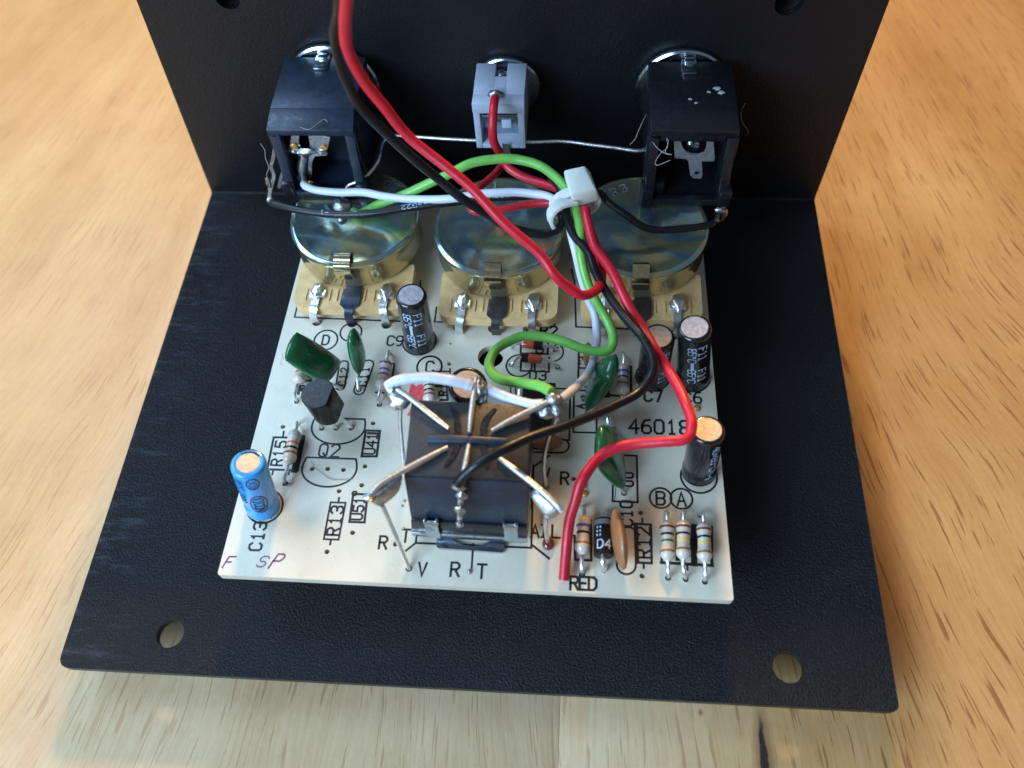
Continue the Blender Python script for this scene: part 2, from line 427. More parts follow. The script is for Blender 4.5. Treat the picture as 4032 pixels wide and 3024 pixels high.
def pillow(bm, c00, c10, c11, c01, th, n=14, rnd=0.55):
    """thick dipped slab between four corners, swollen in the middle, with rounded outline"""
    c00, c10, c11, c01 = map(Vector, (c00, c10, c11, c01))
    nn = (c10 - c00).cross(c01 - c00).normalized()
    def pt(i, j, s):
        u = math.sin((i / n - 0.5) * math.pi); v = math.sin((j / n - 0.5) * math.pi)
        uu = u * math.sqrt(1 - rnd * v * v / 2); vv = v * math.sqrt(1 - rnd * u * u / 2)
        a, b = (uu + 1) / 2, (vv + 1) / 2
        q = (c00 * (1 - a) + c10 * a) * (1 - b) + (c01 * (1 - a) + c11 * a) * b
        h = max(0.0, (1 - abs(u) ** 3.2) * (1 - abs(v) ** 3.2)) ** 0.5
        return q + nn * s * th / 2 * h
    grid = {}
    for s in (1, -1):
        for i in range(n + 1):
            for j in range(n + 1):
                edge = i in (0, n) or j in (0, n)
                if edge and s == -1: grid[(i, j, s)] = grid[(i, j, 1)]
                else: grid[(i, j, s)] = bm.verts.new(pt(i, j, s))
    for s in (1, -1):
        for i in range(n):
            for j in range(n):
                q = [grid[(i, j, s)], grid[(i + 1, j, s)], grid[(i + 1, j + 1, s)], grid[(i, j + 1, s)]]
                bm.faces.new(q if s == 1 else q[::-1])

def sheet(name, outline, holes, z0, z1, mat, parent, to=None, sharp=38, hseg=20):
    """flat plate with real holes: filled 2-D curve, then turned into a mesh; `to` maps (x, y, z) to its place"""
    cu = bpy.data.curves.new(name, 'CURVE'); cu.dimensions = '2D'; cu.fill_mode = 'BOTH'
    cu.extrude = (z1 - z0) / 2
    def spl(pts):
        sp = cu.splines.new('POLY'); sp.points.add(len(pts) - 1)
        for q, p in zip(sp.points, pts): q.co = (p[0], p[1], 0, 1)
        sp.use_cyclic_u = True
    spl(outline)
    for hx, hy, hr in holes: spl([(hx + hr * math.cos(2 * math.pi * k / hseg), hy + hr * math.sin(2 * math.pi * k / hseg)) for k in range(hseg)])
    co = bpy.data.objects.new(name, cu); COL.objects.link(co)
    dg = bpy.context.evaluated_depsgraph_get(); dg.update()
    me = bpy.data.meshes.new_from_object(co.evaluated_get(dg))
    bpy.data.objects.remove(co); bpy.data.curves.remove(cu)
    me.name = name; me.materials.clear()
    for v in me.vertices:
        q = Vector((v.co.x, v.co.y, v.co.z + (z0 + z1) / 2))
        v.co = to(q) if to else q
    bm = bmesh.new(); bm.from_mesh(me); bmesh.ops.remove_doubles(bm, verts=bm.verts[:], dist=1e-4)
    bmesh.ops.recalc_face_normals(bm, faces=bm.faces[:]); bm.to_mesh(me); bm.free()
    return finish(name, me, mat, parent, (0, 0, 0), sharp)

# ---- stroke lettering (grid 4 wide, 6 tall)
G = {'A': ["0,0 2,6 4,0", "0.7,2 3.3,2"], 'B': ["0,0 0,6 3,6 4,5.2 4,3.8 3,3 0,3", "3,3 4,2.2 4,0.8 3,0 0,0"], 'C': ["4,5 3,6 1,6 0,5 0,1 1,0 3,0 4,1"],
     'D': ["0,0 0,6 2.6,6 4,4.6 4,1.4 2.6,0 0,0"], 'E': ["4,6 0,6 0,0 4,0", "0,3 3,3"], 'F': ["4,6 0,6 0,0", "0,3 3,3"], 'L': ["0,6 0,0 4,0"],
     'N': ["0,0 0,6 4,0 4,6"], 'O': ["1,0 0,1 0,5 1,6 3,6 4,5 4,1 3,0 1,0"], 'P': ["0,0 0,6 3,6 4,5 4,4 3,3 0,3"], 'Q': ["1,0 0,1 0,5 1,6 3,6 4,5 4,1 3,0 1,0", "2.2,1.6 4,-0.4"],
     'R': ["0,0 0,6 3,6 4,5 4,4 3,3 0,3", "2,3 4,0"], 'S': ["4,5 3,6 1,6 0,5 0,4 1,3 3,3 4,2 4,1 3,0 1,0 0,1"], 'T': ["0,6 4,6", "2,6 2,0"], 'U': ["0,6 0,1 1,0 3,0 4,1 4,6"],
     'V': ["0,6 2,0 4,6"], 'X': ["0,0 4,6", "0,6 4,0"], 'I': ["2,0 2,6", "1,6 3,6", "1,0 3,0"], 'W': ["0,6 1,0 2,4 3,0 4,6"], 'G': ["4,5 3,6 1,6 0,5 0,1 1,0 3,0 4,1 4,3 2.4,3"],
     '0': ["1,0 0,1 0,5 1,6 3,6 4,5 4,1 3,0 1,0"], '1': ["1,4.8 2,6 2,0", "1,0 3,0"], '2': ["0,5 1,6 3,6 4,5 4,4 0,0 4,0"], '3': ["0,5.2 1,6 3,6 4,5.2 4,3.8 3,3 1.6,3", "3,3 4,2.2 4,0.8 3,0 1,0 0,0.8"],
     '4': ["3,0 3,6 0,2 4,2"], '5': ["4,6 0.4,6 0,3.4 2.8,3.6 4,2.6 4,1 3,0 1,0 0,0.8"], '6': ["3.6,6 1.2,5.6 0,3.6 0,1 1,0 3,0 4,1 4,2.4 3,3.4 1,3.4 0,2.4"], '7': ["0,6 4,6 1.6,0"],
     '8': ["1,3 0,4 0,5.2 1,6 3,6 4,5.2 4,4 3,3 1,3", "1,3 0,2 0,0.8 1,0 3,0 4,0.8 4,2 3,3"], '9': ["4,3.6 3,2.8 1,2.8 0,3.6 0,5 1,6 3,6 4,5 4,2 2.6,0 1,0"], '+': ["0,3 4,3", "2,1 2,5"], '-': ["0.4,3 3.6,3"],
     'o': ["1,4 1,5.6 2.6,5.6 2.6,4 1,4"], '|': ["2,0 2,6"], '.': ["1.8,0 2.2,0"], '/': ["0,0 4,6"]}
GLY = {k: [[tuple(map(float, q.split(','))) for q in s.split()] for s in v] for k, v in G.items()}

def ribbon(bm, pts, w, place, z):
    """flat mitred ribbon; place(x, y, z) -> world"""
    pts = [Vector((p[0], p[1])) for p in pts]
    closed = (pts[0] - pts[-1]).length < 1e-6 and len(pts) > 2
    if place is not flat:                                   # bend with the surface it is printed on
        fine = []
        for p, q in zip(pts, pts[1:]):
            m = max(1, int((q - p).length / 0.25))
            fine += [p + (q - p) * (k / m) for k in range(m)]
        pts = fine + [pts[-1]]
    n = len(pts); L = []
    for i, p in enumerate(pts):
        a = pts[i - 1] if i else (pts[-2] if closed else None)
        b = pts[i + 1] if i < n - 1 else (pts[1] if closed else None)
        d1 = (p - a).normalized() if a is not None else None
        d2 = (b - p).normalized() if b is not None else None
        e = 0.0
        if d1 is None: d1 = d2; e = -w / 2
        if d2 is None: d2 = d1; e = w / 2
        t = (d1 + d2)
        t = d1 if t.length < 1e-4 else t.normalized()
        nrm = Vector((-t.y, t.x)); k = 1 / max(0.45, nrm.dot(Vector((-d1.y, d1.x))))
        q = p + t * e
        L.append((q + nrm * w / 2 * k, q - nrm * w / 2 * k))
    vs = [(bm.verts.new(place(a.x, a.y, z)), bm.verts.new(place(b.x, b.y, z))) for a, b in L]
    for i in range(n - 1): bm.faces.new((vs[i][0], vs[i][1], vs[i + 1][1], vs[i + 1][0]))

def text(bm, s, c, h, adv, w, place, rot=0.0, gw=None, slant=0.0, z=0.0, shade=0):
    gw = gw or h * 0.58
    ca, sa = math.cos(rot), math.sin(rot)
    x0 = -adv * (len(s) - 1) / 2 - gw / 2
    zz = z
    for i, ch in enumerate(s):
        for st in GLY.get(ch, []):
            q = []
            for a, b in st:
                X = x0 + i * adv + a / 4 * gw + slant * b / 6 * h; Y = b / 6 * h - h / 2
                q.append((c[0] + X * ca - Y * sa, c[1] + X * sa + Y * ca))
            ribbon(bm, q, w, place, zz); zz += 0.004

# ------------------------------------------------------------------ the setting: the wooden table
tb = tag(bpy.data.objects.new("table", None), kind='structure'); COL.objects.link(tb); tb.location = (0, 0, -6.5 * S); WLOC[tb] = Vector((0, 0, -6.5))
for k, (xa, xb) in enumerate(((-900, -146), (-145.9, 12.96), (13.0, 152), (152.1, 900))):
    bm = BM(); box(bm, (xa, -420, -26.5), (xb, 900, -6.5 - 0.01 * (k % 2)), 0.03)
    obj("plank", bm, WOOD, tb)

# ------------------------------------------------------------------ the bent sheet-metal chassis
ch = thing("pedal_chassis", (0, -45, -1.3), "black crinkle painted steel chassis bent into floor plate and upright back panel", "chassis")
def rounded(pts, rads, n=5):
    out = []
    for i, (p, r) in enumerate(zip(pts, rads)):
        p = Vector(p)
        if r <= 0: out.append(tuple(p)); continue
        a = (Vector(pts[i - 1]) - p).normalized(); b = (Vector(pts[(i + 1) % len(pts)]) - p).normalized()
        for k in range(n + 1):
            t = k / n
            q = (p + a * r) * (1 - t) ** 2 + p * 2 * t * (1 - t) + (p + b * r) * t * t
            out.append((q.x, q.y))
    return out
potc = [(-21.8, -21.6), (1.4, -23.0), (23.5, -22.6)]
sheet("base_plate", rounded([(-57, -89.1), (57, -89.1), (57, -0.5), (-57, -0.5)], (1.8, 1.2, 0, 0)),
      [(-42.19, -83.74, 1.95), (43.34, -84.1, 2.05)] + [(x, y, 3.3) for x, y in potc] + [(0.5, -64.5, 5.4)], -1.3, 0.0, PAINT, ch, hseg=36)
# back panel: outline in (x, z), thickness towards +y, slightly narrowing upwards
sheet("back_panel", [(-57, 0.0), (57, 0.0), (57.05, 48), (-53.2, 48)], [(-39.6, 41.4, 1.9), (43.1, 40.1, 2.0), (-26.5, 26.3, 4.2), (1.7, 26.0, 3.4), (29.5, 25.6, 4.2)], 0.0, 1.3, PAINT, ch,
      to=lambda q: Vector((q.x, q.z, q.y)), hseg=32)
bm = BM()
prof = [(-0.55, -1.3)] + [(-0.55 + 1.85 * math.sin(a), 0.55 - 1.85 * math.cos(a)) for a in [k * math.pi / 16 for k in range(1, 8)]] + [(1.3, 0.0), (0.0, 0.0)] + [(-0.55 + 0.55 * math.cos(a), 0.0 + 0.55 - 0.55 * math.sin(a)) for a in [k * math.pi / 12 for k in range(1, 6)]][:0] + [(0.0, 0.3), (-0.12, 0.12), (-0.3, 0.02), (-0.52, 0.003)]
va = [bm.verts.new((-57, y, z)) for y, z in prof]; vb = [bm.verts.new((57, y, z)) for y, z in prof]
for k in range(len(prof)):
    j = (k + 1) % len(prof); bm.faces.new((va[k], va[j], vb[j], vb[k]))
bm.faces.new(va[::-1]); bm.faces.new(vb)
obj("fold", bm, PAINT, ch)
for hx, hz, hr in ((-39.6, 41.4, 1.9), (43.1, 40.1, 2.0)):  # plug added behind each screw hole so the opening looks black
    bm = BM(); lathe(bm, (hx, 5.2, hz), (hx, 1.32, hz), [(0, hr + 0.9), (3.86, hr + 0.9), (3.86, hr + 0.02), (0.4, hr + 0.02), (0.4, 0)], 28)
    obj("dark_plug", bm, DARKMETAL, ch)

# ------------------------------------------------------------------ the circuit board and its print
ZB = 9.0
pcb = thing("circuit_board", (0.7, -46, 7.5), "cream circuit board with black printed lettering raised above the chassis floor", "circuit board")
FREE = [(-23.51, -61.66, 9.00), (-21.25, -61.57, 9.00), (-18.94, -61.61, 9.00), (-15.74, -53.93, 9.00), (-15.90, -60.93, 9.00), (-15.92, -63.91, 9.00), (-16.11, -71.02, 9.00), (-19.02, -64.93, 9.00), (-19.20, -73.88, 9.00), (-9.95, -72.40, 9.00), (0.48, -75.82, 9.00), (14.05, -61.77, 9.00), (23.32, -66.51, 9.00), (23.35, -75.36, 9.00), (-5.42, -43.23, 9.00), (-29.16, -54.99, 9.00), (15.11, -48.42, 9.00), (15.23, -48.93, 9.00)]
USED = [(-7.68, -75.72, 9.00), (10.17, -63.09, 9.00), (10.84, -71.37, 9.00), (-27.46, -35.97, 9.00), (-21.71, -36.07, 9.00), (-16.16, -36.21, 9.00), (-4.73, -36.34, 9.00), (0.83, -36.44, 9.00), (6.35, -36.48, 9.00), (29.08, -36.95, 9.00), (-26.98, -64.06, 9.00), (-15.23, -50.77, 9.00), (-27.93, -50.62, 9.00), (15.46, -75.54, 9.00), (18.29, -74.82, 9.00), (26.72, -75.48, 9.00), (28.99, -75.55, 9.00), (31.47, -75.78, 9.00), (26.83, -66.48, 9.00), (29.07, -66.39, 9.00), (31.35, -66.51, 9.00), (-23.31, -55.05, 9.00), (-21.11, -54.97, 9.00), (-18.87, -54.89, 9.00), (4.08, -43.13, 9.00), (11.22, -43.37, 9.00), (10.73, -40.25, 9.00), (-18.78, -48.32, 9.00), (21.06, -63.70, 9.00)]
holes = [(x, y, 0.36) for x, y, z in FREE] + [(x, y, 0.47) for x, y, z in USED[:3]] + [(x, y, 0.82) for x, y, z in USED[3:10]] + [(x, y, 0.42) for x, y, z in USED[10:]]
bx, by, bz = (0.85, -41.75, 9.00)
holes += [(bx, by, 2.0)] + [(x, y, 3.4) for x, y in potc] + [(0.5, -64.5, 4.6)]
sheet("board", rounded([(-33.6, -77.75), (35.0, -78.15), (34.2, -11), (-32.3, -11)], (0.35, 0.35, 0.3, 0.3), 3), holes, 7.5, ZB, BOARD, pcb, hseg=16)

def flat(x, y, z): return Vector((x, y, ZB + 0.012 + z))
silk = BM()
UP = math.pi / 2
LW = 0.29
def line(pts, w=LW): ribbon(silk, [(p[0], p[1]) for p in pts], w, flat, random.uniform(0, 0.004))
def circle(c, r, w=LW, a0=0.0, a1=2 * math.pi, ry=None, n=40):
    ribbon(silk, [(c[0] + r * math.cos(a0 + (a1 - a0) * k / n), c[1] + (ry or r) * math.sin(a0 + (a1 - a0) * k / n)) for k in range(n + 1)], w, flat, random.uniform(0, 0.004))
def capsule(a, b, r, w=LW):
    a, b = Vector(a[:2]), Vector(b[:2]); d = (b - a).normalized(); g = math.atan2(d.y, d.x); pts = []
    for k in range(13): pts.append((b.x + r * math.cos(g - UP + math.pi * k / 12), b.y + r * math.sin(g - UP + math.pi * k / 12)))
    for k in range(13): pts.append((a.x + r * math.cos(g + UP + math.pi * k / 12), a.y + r * math.sin(g + UP + math.pi * k / 12)))
    ribbon(silk, pts + [pts[0]], w, flat, 0.002)
def word(s, c, h=1.75, adv=1.4, w=0.32, rot=0.0, gw=None): text(silk, s, c, h, adv, w, flat, rot, gw)
def dshape(tl, tr, bot, lf, rt):
    c = ((tl[0] + tr[0]) / 2, (lf[1] + rt[1]) / 2); r = (rt[0] - lf[0]) / 2
    top = tl[1]; pts = []
    a0 = math.pi - math.asin(max(-1, min(1, (top - c[1]) / r))); a1 = 2 * math.pi + math.asin(max(-1, min(1, (top - c[1]) / r)))
    ry = c[1] - bot[1]
    for k in range(41):
        a = a0 + (a1 - a0) * k / 40
        y = c[1] + (ry if math.sin(a) < 0 else r) * math.sin(a)
        pts.append((c[0] + r * math.cos(a), y))
    ribbon(silk, pts + [pts[0]], LW, flat, 0.001)
# outlines under the three controls
line([(-31.28, -32.97, 9.00), (-31.27, -35.18, 9.00), (-10.93, -35.58, 9.00), (-11.73, -27.34, 9.00)]); line([(-8.52, -32.64, 9.00), (-8.54, -35.47, 9.00), (10.46, -35.84, 9.00), (10.62, -27.08, 9.00)]); line([(13.41, -27.02, 9.00), (13.84, -35.84, 9.00), (25.33, -36.10, 9.00), (34.65, -36.37, 9.00)])
circle((-11.2, -21.4), 12.2, LW, math.radians(-62), math.radians(-20)); 
line([(12.86, -24.42, 9.00), (13.41, -27.02, 9.00)]); line([(10.62, -27.08, 9.00), (10.29, -24.48, 9.00)])
# ringed letters
circle((-25.41, -39.43, 9.00), 1.85); word("D", (-25.41, -39.43, 9.00)); circle((-21.64, -37.83, 9.00), 1.7)
circle((-8.43, -43.87, 9.00), 1.9, 0.32); word("C", (-8.35, -43.87, 9.00), 1.9)
circle((26.08, -64.22, 9.00), 1.5); word("B", (26.07, -64.26, 9.00), 1.9); circle((28.92, -64.22, 9.00), 1.5); word("A", (28.92, -64.26, 9.00), 1.9)
word("C9", (-14.36, -39.26, 9.00), 1.75, 1.4)
circle((-10.55, -39.16, 9.00), 2.62); circle((-29.14, -67.68, 9.00), 2.5); circle((25.51, -44.55, 9.00), 2.5); circle((31.46, -44.55, 9.00), 2.5); circle((31.49, -60.76, 9.00), 2.5)
capsule((-21.70, -47.74, 9.00), (-21.78, -43.91, 9.00), 0.7); word("C12", (-21.51, -46.06, 9.00), 1.15, 1.2, 0.25, UP)
capsule((-18.67, -48.32, 9.00), (-17.97, -43.79, 9.00), 0.82); word("C11", (-18.32, -45.96, 9.00), 1.2, 1.25, 0.26, UP)
line([(-30.17, -56.81, 9.00), (-25.60, -56.73, 9.00), (-25.57, -61.98, 9.00), (-30.06, -61.99, 9.00), (-30.17, -56.81, 9.00)], 0.34); line([(-26.02, -56.74, 9.00), (-26.03, -61.91, 9.00)], 0.95); word("R15", (-28.87, -59.38, 9.00), 1.6, 1.45, 0.3, UP)
line([(-28.87, -55.83, 9.00), (-28.82, -56.68, 9.00)]); line([(-29.15, -62.03, 9.00), (-29.15, -62.75, 9.00)]); line([(-26.75, -62.06, 9.00), (-26.78, -62.66, 9.00)])
for q in ([(-28.38, -48.31, 9.00), (-25.89, -48.55, 9.00)], [(-28.32, -48.63, 9.00), (-25.91, -48.86, 9.00)], [(-28.15, -47.04, 9.00), (-27.92, -49.28, 9.00)]): line(q, 0.4)
word("R14", (-27.17, -47.01, 9.00), 1.5, 1.3, 0.32, UP); word("8", (-25.47, -47.63, 9.00), 1.6, 1.3, 0.4, UP)
word("Q2", (-21.50, -58.66, 9.00), 2.0, 1.75, 0.3)
dshape(*[(-24.43, -53.33, 9.00), (-17.22, -53.21, 9.00), (-20.47, -57.59, 9.00), (-24.84, -54.84, 9.00), (-16.85, -54.65, 9.00)]); dshape(*[(-24.51, -59.87, 9.00), (-17.50, -59.74, 9.00), (-20.65, -64.37, 9.00), (-24.92, -61.67, 9.00), (-16.97, -61.45, 9.00)])
line([(-16.65, -55.19, 9.00), (-14.53, -55.20, 9.00), (-14.42, -59.34, 9.00), (-16.61, -59.42, 9.00), (-16.65, -55.19, 9.00)], 0.36); word("U41", (-15.53, -57.37, 9.00), 1.45, 1.2, 0.3, UP); line([(-16.21, -55.64, 9.00), (-14.81, -55.63, 9.00)], 0.4)
line([(-16.91, -65.31, 9.00), (-14.87, -65.31, 9.00), (-14.68, -69.48, 9.00), (-16.78, -69.49, 9.00), (-16.91, -65.31, 9.00)], 0.34); word("U51", (-15.84, -67.49, 9.00), 1.45, 1.2, 0.3, UP); circle((-16.74, -65.23, 9.00), 0.3)
line([(-19.92, -66.70, 9.00), (-17.78, -66.69, 9.00), (-17.88, -72.12, 9.00), (-19.94, -72.13, 9.00), (-19.92, -66.70, 9.00)], 0.27); word("R13", (-18.81, -69.38, 9.00), 1.7, 1.6, 0.32, UP); line([(-18.84, -65.97, 9.00), (-18.83, -66.70, 9.00)]); line([(-18.94, -72.16, 9.00), (-18.93, -72.82, 9.00)])
word("C13", (-29.23, -72.12, 9.00), 1.7, 1.5, 0.32, UP)
word("R", (-11.65, -72.26, 9.00), 1.75); word("T", (-8.67, -71.15, 9.00), 1.75); word("V", (-5.85, -75.78, 9.00), 1.75); word("R", (-1.45, -75.59, 9.00), 1.85); word("T", (2.14, -75.68, 9.00), 1.85)
line([(-7.18, -70.68, 9.00), (-7.18, -72.14, 9.00), (8.57, -72.15, 9.00), (8.32, -60.14, 9.00), (10.46, -58.34, 9.00)], 0.3); line([(-7.18, -72.14, 9.00), (-8.37, -73.27, 9.00)], 0.3); line([(8.62, -71.72, 9.00), (11.02, -73.54, 9.00)], 0.3); line([(0.67, -71.95, 9.00), (0.74, -75.28, 9.00)], 0.26); line([(10.57, -60.33, 9.00), (10.17, -62.04, 9.00)], 0.3); line([(8.40, -66.40, 9.00), (8.13, -59.83, 9.00)], 0.4)
word("A", (8.98, -69.75, 9.00), 1.75); word("I", (10.15, -69.70, 9.00), 1.75); word("L", (11.81, -69.70, 9.00), 1.75); word("R", (12.77, -61.74, 9.00), 1.8, 1.4, 0.34)
word("RED", (15.64, -76.73, 9.00), 1.7, 1.2, 0.34)
line([(14.34, -70.22, 9.00), (14.51, -73.56, 9.00), (16.64, -73.57, 9.00), (16.51, -67.93, 9.00)], 0.36)
capsule((21.27, -74.00, 9.00), (21.59, -69.91, 9.00), 1.25); word("C10", (21.35, -66.70, 9.00), 1.6, 1.35, 0.32, UP)
line([(22.50, -68.13, 9.00), (24.66, -68.19, 9.00), (24.62, -73.61, 9.00), (22.58, -73.59, 9.00), (22.50, -68.13, 9.00)], 0.34); word("R12", (23.61, -70.76, 9.00), 1.75, 1.6, 0.32, UP); line([(23.51, -67.35, 9.00), (23.49, -68.09, 9.00)]); line([(23.55, -73.62, 9.00), (23.57, -74.28, 9.00)]); line([(22.60, -68.34, 9.00), (22.69, -73.48, 9.00)], 0.6)
line([(19.52, -62.15, 9.00), (19.48, -64.98, 9.00), (22.93, -64.99, 9.00), (22.91, -57.88, 9.00), (21.11, -57.87, 9.00)], 0.3); word("00", (21.68, -61.60, 9.00), 1.3, 1.25, 0.3, UP); line([(20.05, -61.74, 9.00), (19.76, -65.00, 9.00)], 0.1)
line([(25.89, -73.45, 9.00), (32.56, -73.57, 9.00)], 0.42); line([(30.45, -68.27, 9.00), (30.19, -73.37, 9.00)], 0.85); line([(32.76, -68.18, 9.00), (32.50, -73.51, 9.00)], 0.42); line([(25.95, -72.57, 9.00), (25.96, -73.48, 9.00)], 0.34); line([(29.28, -73.54, 9.00), (29.28, -74.27, 9.00)]); word("R8", (29.87, -70.99, 9.00), 1.2, 1.1, 0.3, UP)
line([(28.23, -68.37, 9.00), (28.05, -72.83, 9.00)], 0.6)
word("C7", (25.49, -47.95, 9.00), 1.8, 1.5, 0.36); word("C6", (31.21, -48.06, 9.00), 1.8, 1.5, 0.3); word("46018", (26.20, -53.11, 9.00), 2.2, 1.82, 0.36)
line([(17.17, -51.70, 9.00), (17.19, -54.38, 9.00), (13.85, -54.42, 9.00), (13.77, -47.36, 9.00), (15.74, -47.34, 9.00)], 0.3); word("A", (14.77, -50.07, 9.00), 1.1, 1.2, 0.34, UP)
line([(10.81, -47.15, 9.00), (13.20, -47.12, 9.00), (13.30, -55.72, 9.00), (11.39, -55.70, 9.00)], 0.3); circle((12.22, -56.66, 9.00), 1.05, 0.28, -UP, UP); line([(8.18, -57.86, 9.00), (12.26, -57.79, 9.00)], 0.28); word("808", (9.59, -56.63, 9.00), 1.3, 1.1, 0.26)
line([(14.36, -40.65, 9.00), (14.37, -45.12, 9.00)], 0.34); word("C3", (15.05, -42.43, 9.00), 1.3, 1.2, 0.3, UP); circle((14.87, -45.24, 9.00), 1.6, 0.26, math.radians(-70), math.radians(10))
line([(18.68, -47.99, 9.00), (21.01, -48.18, 9.00), (22.24, -48.18, 9.00), (22.27, -42.99, 9.00), (21.74, -42.78, 9.00)], 0.4); line([(18.60, -45.57, 9.00), (18.68, -48.04, 9.00)], 0.9)
circle((5.33, -43.27, 9.00), 1.95); line([(5.54, -41.52, 9.00), (5.61, -44.18, 9.00), (9.90, -44.23, 9.00), (9.84, -41.67, 9.00)], 0.32); line([(7.68, -42.84, 9.00), (7.74, -44.25, 9.00)], 0.34)
circle((10.19, -40.59, 9.00), 1.8, 0.28, math.radians(-100), math.radians(60)); line([(5.37, -39.09, 9.00), (5.44, -41.01, 9.00), (9.62, -41.02, 9.00), (9.59, -39.06, 9.00)], 0.32); circle((8.35, -40.41, 9.00), 0.55, 0.3)
word("R2", (9.62, -36.73, 9.00), 1.7, 1.5, 0.36); word("D3", (8.27, -44.91, 9.00), 1.6, 1.5, 0.3); word("2", (10.77, -39.17, 9.00), 1.2, 1.2, 0.3)
line([(4.94, -46.00, 9.00), (5.12, -48.43, 9.00)], 0.26); line([(4.17, -46.03, 9.00), (4.37, -48.68, 9.00)], 0.2)
line([(-5.25, -44.65, 9.00), (-6.34, -44.63, 9.00), (-7.98, -44.68, 9.00)], 0.24); line([(-5.22, -44.14, 9.00), (-5.14, -44.96, 9.00)], 0.24); line([(-6.44, -46.36, 9.00), (-5.47, -46.33, 9.00), (-5.06, -49.64, 9.00), (-6.09, -49.68, 9.00)], 0.4); word("R1", (-5.81, -47.90, 9.00), 1.2, 1.2, 0.32, UP); line([(-7.00, -47.27, 9.00), (-6.23, -47.25, 9.00)], 0.5)
line([(-14.24, -43.50, 9.00), (-13.92, -43.53, 9.00), (-13.91, -45.69, 9.00)], 0.3); line([(-16.07, -48.68, 9.00), (-14.90, -48.73, 9.00)], 0.3)
obj("silkscreen", silk, INK, pcb)
bm = BM()
text(bm, "F", (-32.74, -75.94, 9.00), 1.5, 1.2, 0.24, flat, 0.05, 0.9, 0.45); text(bm, "S", (-28.06, -75.66, 9.00), 1.5, 1.2, 0.18, flat, 0.0, 1.1, 0.45); text(bm, "P", (-26.26, -75.51, 9.00), 2.0, 1.2, 0.26, flat, 0.0, 1.1, 0.5)
obj("handwriting", bm, PURPLE, pcb)
bm = BM()
rc = (-9.96, -48.48, 9.00)
for k in range(6): ribbon(bm, [(rc[0] - 1.0 + k * 0.38, rc[1] - 1.2 + 0.25 * math.sin(k * 2.3)), (rc[0] - 0.8 + k * 0.36, rc[1] + 1.1 + 0.2 * math.cos(k * 1.7))], 0.36, flat, 0.02 + 0.003 * k)
rc = (-10.49, -51.78, 9.00); ribbon(bm, [(rc[0], rc[1] - 0.5), (rc[0] + 0.3, rc[1] + 0.5)], 0.5, flat, 0.02)
obj("marker_stroke", bm, REDINK, pcb)
for k, (q, r) in enumerate((((31.76, -49.89, 9.15), 0.55), ((15.68, -64.03, 9.10), 0.5), ((15.59, -62.81, 9.10), 0.42), ((-5.65, -39.62, 9.05), 0.2), ((-9.14, -70.12, 9.05), 0.18), ((-9.51, -66.08, 9.05), 0.22), ((-9.70, -66.85, 9.05), 0.2))):
    bm = BM(); blob(bm, q, (r, r, r * 0.6), k, 0.1, 2); obj("flux_droplet", bm, FLUX, pcb)

# ------------------------------------------------------------------ resistors
def resistor(e0, e1, h0, h1, bands, label, r=1.0, zc=10.35, lead0=True):
    """e0, e1: body ends; h0, h1: the two lead holes; bands: (position 0..1, colour)"""
    e0, e1 = Vector(e0), Vector(e1); L = (e1 - e0).length
    t = thing("resistor", ((e0.x + e1.x) / 2, (e0.y + e1.y) / 2, ZB), label, "resistor", "resistors on the circuit board")
    prof = [(0, 0.24), (0.06 * L, 0.62 * r), (0.13 * L, 0.95 * r), (0.2 * L, 1.03 * r), (0.27 * L, 0.97 * r), (0.33 * L, 0.86 * r), (0.5 * L, 0.85 * r), (0.67 * L, 0.86 * r), (0.73 * L, 0.97 * r), (0.8 * L, 1.03 * r), (0.87 * L, 0.95 * r), (0.94 * L, 0.62 * r), (L, 0.24)]
    def rad(a):
        for (h0_, r0_), (h1_, r1_) in zip(prof, prof[1:]):
            if h0_ <= a <= h1_: return r0_ + (r1_ - r0_) * (a - h0_) / (h1_ - h0_)
        return r
    bm = BM(); lathe(bm, e0, e1, prof, 22); obj("body", bm, RESBODY, t, sharp=60)
    for pos, c in bands:
        w = 0.055 * L; a = pos * L - w / 2; b = pos * L + w / 2
        bm = BM(); lathe(bm, e0, e1, [(a, rad(a) * 0.98), (a, rad(a) + 0.02), ((a + b) / 2, rad((a + b) / 2) + 0.02), (b, rad(b) + 0.02), (b, rad(b) * 0.98)], 22)
        o = obj("color_band", bm, BAND[c], t, sharp=60); o['label'] = c + " ring"
    d = (e1 - e0).normalized()
    for e, h, s in ((e0, h0, -1), (e1, h1, 1)):
        if h is None: continue
        h = Vector(h); k = e + d * s * ((h - e).xy.length * 0.75)
        bm = BM(); tube(bm, [e - d * s * 0.3, e + (k - e) * 0.6, (k.x * 0.5 + h.x * 0.5, k.y * 0.5 + h.y * 0.5, ZB + (k.z - ZB) * 0.75), (h.x, h.y, ZB + 0.1), (h.x, h.y, ZB - 1.0)], 0.27, 8, 4); obj("lead", bm, TIN, t)
    return t
resistor((-26.57, -56.07, 10.40), (-26.63, -61.79, 10.40), (-26.97, -54.58, 9.00), (-27.01, -63.94, 9.00), [(0.22, 'grey'), (0.42, 'orange'), (0.56, 'black'), (0.7, 'brown')], "beige resistor with an orange ring standing left of the two half-round outlines")
resistor((-14.87, -43.48, 10.40), (-15.09, -49.16, 10.40), (-14.93, -41.65, 9.00), (-15.25, -50.64, 9.00), [(0.2, 'brown'), (0.39, 'blue'), (0.54, 'red'), (0.72, 'grey')], "beige resistor with blue and red rings at the left end of the white jumper wire", 0.98)
resistor((-27.50, -44.32, 10.40), (-27.82, -48.41, 10.40), None, (-27.95, -50.53, 9.00), [(0.55, 'brown')], "beige resistor half hidden under the large leaning green capacitor", 0.98)
